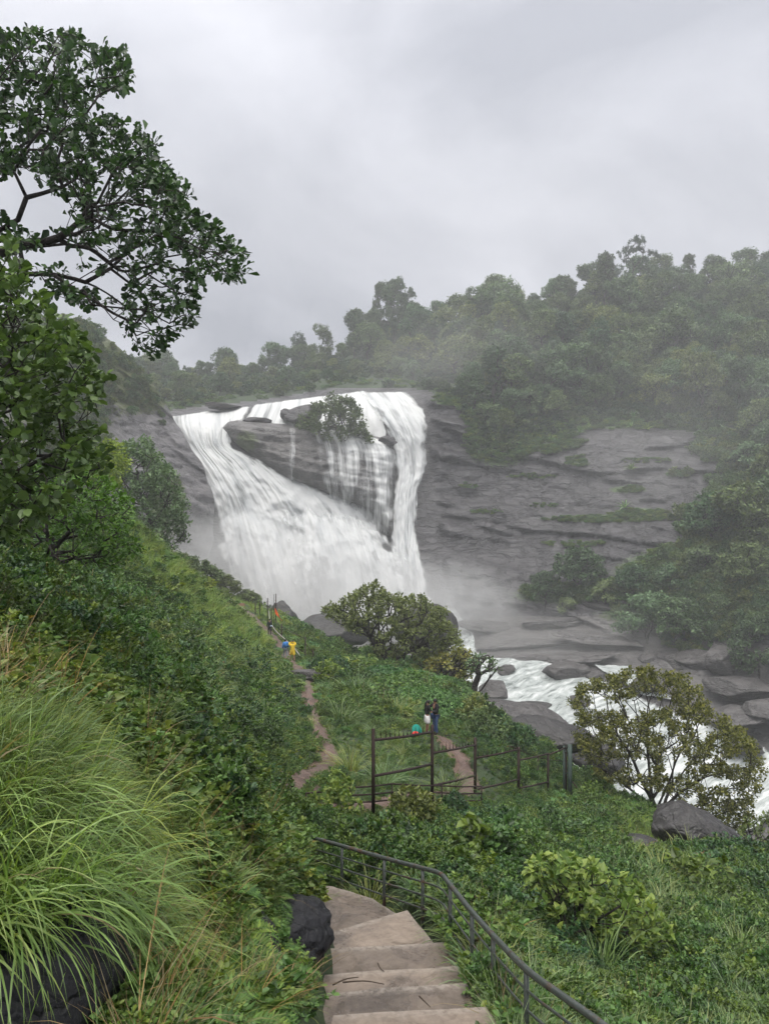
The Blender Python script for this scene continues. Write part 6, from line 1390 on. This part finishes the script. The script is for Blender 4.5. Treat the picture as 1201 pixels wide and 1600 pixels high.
# banana-like rosettes along the cliff top and ledges
ROS = [(838,672),(920,668),(905,678),(988,652),(985,668),(1010,672),(1175,712),(770,690),(748,712),(860,690),(975,795),(985,735),(930,905),(765,640),(735,645),(1100,620),(880,640),(1140,690)]
rp_ = one(rosette(760, 20, 1.0, .16, .7)).mesh('fronds'); rp_.materials.append(leaf_mat('banana_leaf', (0.06, 0.11, 0.04), (0.10, 0.17, 0.06), (0.15, 0.23, 0.09), .3, .45))
WH = ['on the cliff top left of the grassy dip', 'on the cliff edge above the middle of the face', 'just below the middle cliff edge', 'highest on the cliff edge', 'under the highest cliff-edge one', 'right of the highest cliff-edge one', 'at the upper right corner of the cliff', 'in the green gully right of the falls', 'lowest in the green gully right of the falls', 'at the right rim of the green gully', 'on the grassy ledge across the cliff', 'in the crack under the cliff top', 'in the cliff-foot thicket', 'near the top of the gully beside the falls', 'beside the top of the right fall', 'among the trees at the right end of the forest edge', 'in the grass above the gully', 'left of the upper right cliff corner']
for i, ((u, v), w) in enumerate(zip(ROS, WH)):
    p = far_on(u, v); root = empty('rosette_plant', (p[0], p[1] - .4, p[2] + .2), i * 1.1); s = random.uniform(1.7, 2.6); root.scale = (s, s, s); o = bpy.data.objects.new('fronds', rp_); COL.objects.link(o); o.parent = root
    tag(root, 'pale wide-leaved rosette plant ' + w, 'plant', 'rosette plants on the cliff')
# ------------------------------------------------------------------ undergrowth of the far side: below the trees, on ledges and on the wet banks
PROTO['farbush'] = None
def far_cover():
    rng = np.random.default_rng(191)
    def proto(nm, mt, bl, lb):
        c = bpy.data.collections.new('source_' + nm)
        for i, b in enumerate(bl):
            me = b.mesh(nm); me.materials.append(mt); c.objects.link(bpy.data.objects.new('%s_source_%d' % (nm, i), me))
        return (nm, mt, c, lb, len(bl))
    PROTO['farbush'] = proto('forest_undergrowth', M_FOREST[2], [bush(s, 1, .8, 70, 14, .13, .085, 'diamond', .09) for s in (901, 902, 903)], 'dark green undergrowth between the trees of the hill')
    PROTO['fargrass'] = proto('ledge_greenery', leaf_mat('ledge_leaf', (0.035, 0.070, 0.022), (0.065, 0.115, 0.034), (0.11, 0.17, 0.05), .2, .6), [bush(s, 1, .45, 60, 13, .12, .06, 'diamond', .09) for s in (911, 912)], 'low bright greenery on the cliff ledges and wet banks')
    PROTO['farsoft'] = proto('bank_scrub', M_FOREST[1], [bush(s, 1, .8, 70, 14, .13, .085, 'diamond', .09) for s in (921, 922)], 'pale green scrub on the slope right of the cliff')
    # under the forest
    n = 9000; u = rng.uniform(150, 1290, n); v = rng.uniform(425, 780, n)
    ridge = np.interp(u, [-100,120,300,450,520,600,640,700,800,900,1000,1100,1201,1400], [588,585,583,583,556,498,515,512,485,460,450,446,430,408])
    ok = (v > ridge + 1) & (v < cliff_top(u) - 1); u, v = u[ok][:4200], v[ok][:4200]; p = far_pt(u, v); k = len(u)
    rot = np.stack([0 * u, 0 * u, rng.random(k) * 6.28], -1); s = rng.uniform(1.8, 4.2, k) * np.where(u < 480, 1.25, 1); edge = sstep(40, 5, cliff_top(u) - v); pick = rng.random(k) < edge * .75
    scatter('farbush', p[~pick] - [0, 0, .4], rot[~pick], s[~pick], rng)
    pe, re_, se = p[pick], rot[pick], s[pick] * .6
    # ledges, green patches
    U, V_, S = [], [], []
    for (cu, cv, ru, rv, n, s0) in ((780,690,55,34,260,2.2),(850,690,60,20,200,2.0),(950,812,105,5,170,1.3),(1000,803,50,6,80,1.4),(985,765,22,5,30,1.2),(900,722,18,9,36,1.5),(1060,742,20,5,24,1.2),(940,662,180,10,220,1.9),(1130,700,50,26,120,2.0),(700,625,22,9,40,1.7),(760,640,40,44,220,2.2),(1165,770,60,50,200,2.2),(1080,900,110,45,330,2.0),(1150,880,80,70,330,2.0),(900,930,90,14,150,1.9),(1060,955,110,16,150,1.6),(1160,960,70,40,170,1.7),(1110,820,50,40,160,2.0),(730,760,14,5,16,1.1),(830,745,40,4,40,1.1),(760,800,30,4,26,1.0),(900,850,50,5,46,1.2),(1010,720,40,4,36,1.1),(850,790,26,3,22,1.0),(1090,1000,60,20,60,1.4)):
        a = rng.random(n) * 6.283; r = np.sqrt(rng.random(n)); U.append(cu + np.cos(a) * r * ru); V_.append(cv + np.sin(a) * r * rv); S.append(s0 * rng.uniform(.6, 1.3, n))
    U = np.concatenate(U); V_ = np.concatenate(V_); S = np.concatenate(S); p = far_pt(U, V_); k = len(U); rot = np.stack([0 * U, 0 * U, rng.random(k) * 6.28], -1)
    soft = ((U > 1040) | (V_ > 890)) & (rng.random(k) < .55)
    scatter('fargrass', np.r_[p[~soft], pe], np.r_[rot[~soft], re_], np.r_[S[~soft], se], rng); scatter('farsoft', p[soft], rot[soft], S[soft] * 1.4, rng)
    # on the left shoulder
    n = 900; v = rng.uniform(505, 760, n); r = rng.uniform(.30, .99, n); ps = shoulder_pt(r, v); uu = 600 + ps[:, 0] / ps[:, 1] * F
    top = interp_poly(v, SH_R); w = (np.exp(-((v - 560) / 45) ** 2) * (uu < 250)) + (uu < 170) * .9 + np.exp(-((uu - 232) / 26) ** 2 - ((v - 622) / 26) ** 2) + .8 * np.exp(-((uu - 262) / 18) ** 2 - ((v - 780) / 40) ** 2) * .5
    ok = rng.random(n) < w; ps = ps[ok]; k = len(ps); rot = np.stack([0 * ps[:, 0], 0 * ps[:, 0], rng.random(k) * 6.28], -1)
    scatter('farsoft', ps, rot, rng.uniform(1.2, 3.0, k), rng, 'shoulder_scrub', 'green scrub on top of the rock shoulder left of the falls')
far_cover()
# ------------------------------------------------------------------ misty air of the gorge
HZ = 0.0007
Vb, Fb = box((60, 190, 25), 760, 520, 340)
m, nt, out = new_mat('misty_air')
pv = N(nt, 'ShaderNodeVolumePrincipled'); pv.inputs['Density'].default_value = HZ; pv.inputs['Color'].default_value = (0.93, 0.945, 0.97, 1); pv.inputs['Anisotropy'].default_value = 0.2
nt.links.new(pv.outputs[0], out.inputs['Volume'])
tag(obj('haze', mesh_np('haze', Vb, Fb), m), 'thin grey mist hanging in the air of the whole gorge', 'haze', kind='stuff')

# drifting spray: soft clouds of droplets, thickest at the foot of the falls
def spray(c, r, dens, label, seed, low=0.0):
    V, f = ico(3); me = mesh_np('spray_mist', V * np.asarray(r), [f]); o_ = tuple(float(x) for x in c)
    m, nt, out = new_mat('spray'); tc = nt.nodes.new('ShaderNodeTexCoord')
    mp = N(nt, 'ShaderNodeMapping'); mp.inputs['Scale'].default_value = tuple(1.0 / x for x in r); nt.links.new(tc.outputs['Object'], mp.inputs['Vector'])
    ln = nt.nodes.new('ShaderNodeVectorMath'); ln.operation = 'LENGTH'; nt.links.new(mp.outputs[0], ln.inputs[0])
    fall_ = ramp(nt, ln.outputs['Value'], [(0.1, (1, 1, 1)), (0.5, (0.42, 0.42, 0.42)), (0.97, (0, 0, 0))])
    n = noise(nt, tc.outputs['Object'], 2.2 / max(r), 3, 0.55, 0.3)
    d = mth(nt, 'MULTIPLY', mth(nt, 'MULTIPLY', fall_, ramp(nt, n, [(0.30, (0.15,) * 3), (0.65, (1.3,) * 3)])), dens)
    pv = N(nt, 'ShaderNodeVolumePrincipled'); pv.inputs['Color'].default_value = (0.97, 0.975, 0.985, 1); pv.inputs['Anisotropy'].default_value = 0.1
    nt.links.new(d, pv.inputs['Density']); nt.links.new(pv.outputs[0], out.inputs['Volume'])
    o = obj('spray_mist', me, m); o.location = o_; tag(o, label, 'mist', kind='stuff')
spray(P(480, 950, 168), (34, 15, 20), 0.16, 'white spray cloud at the foot of the main curtain', 1)
spray(P(690, 955, 168), (20, 12, 14), 0.14, 'spray cloud where the right fall meets the pool', 2)
spray(P(320, 880, 165), (17, 10, 15), 0.14, 'spray drifting up against the left rock shoulder', 5)
spray(P(830, 1015, 150), (40, 14, 11), 0.028, 'thin mist over the rock shelf beside the river', 3)
spray(P(1060, 680, 175), (46, 16, 30), 0.007, 'thin mist drifting in front of the right cliff top', 4)
spray(P(700, 560, 215), (36, 18, 18), 0.011, 'thin mist rising above the waterfall into the forest', 6)
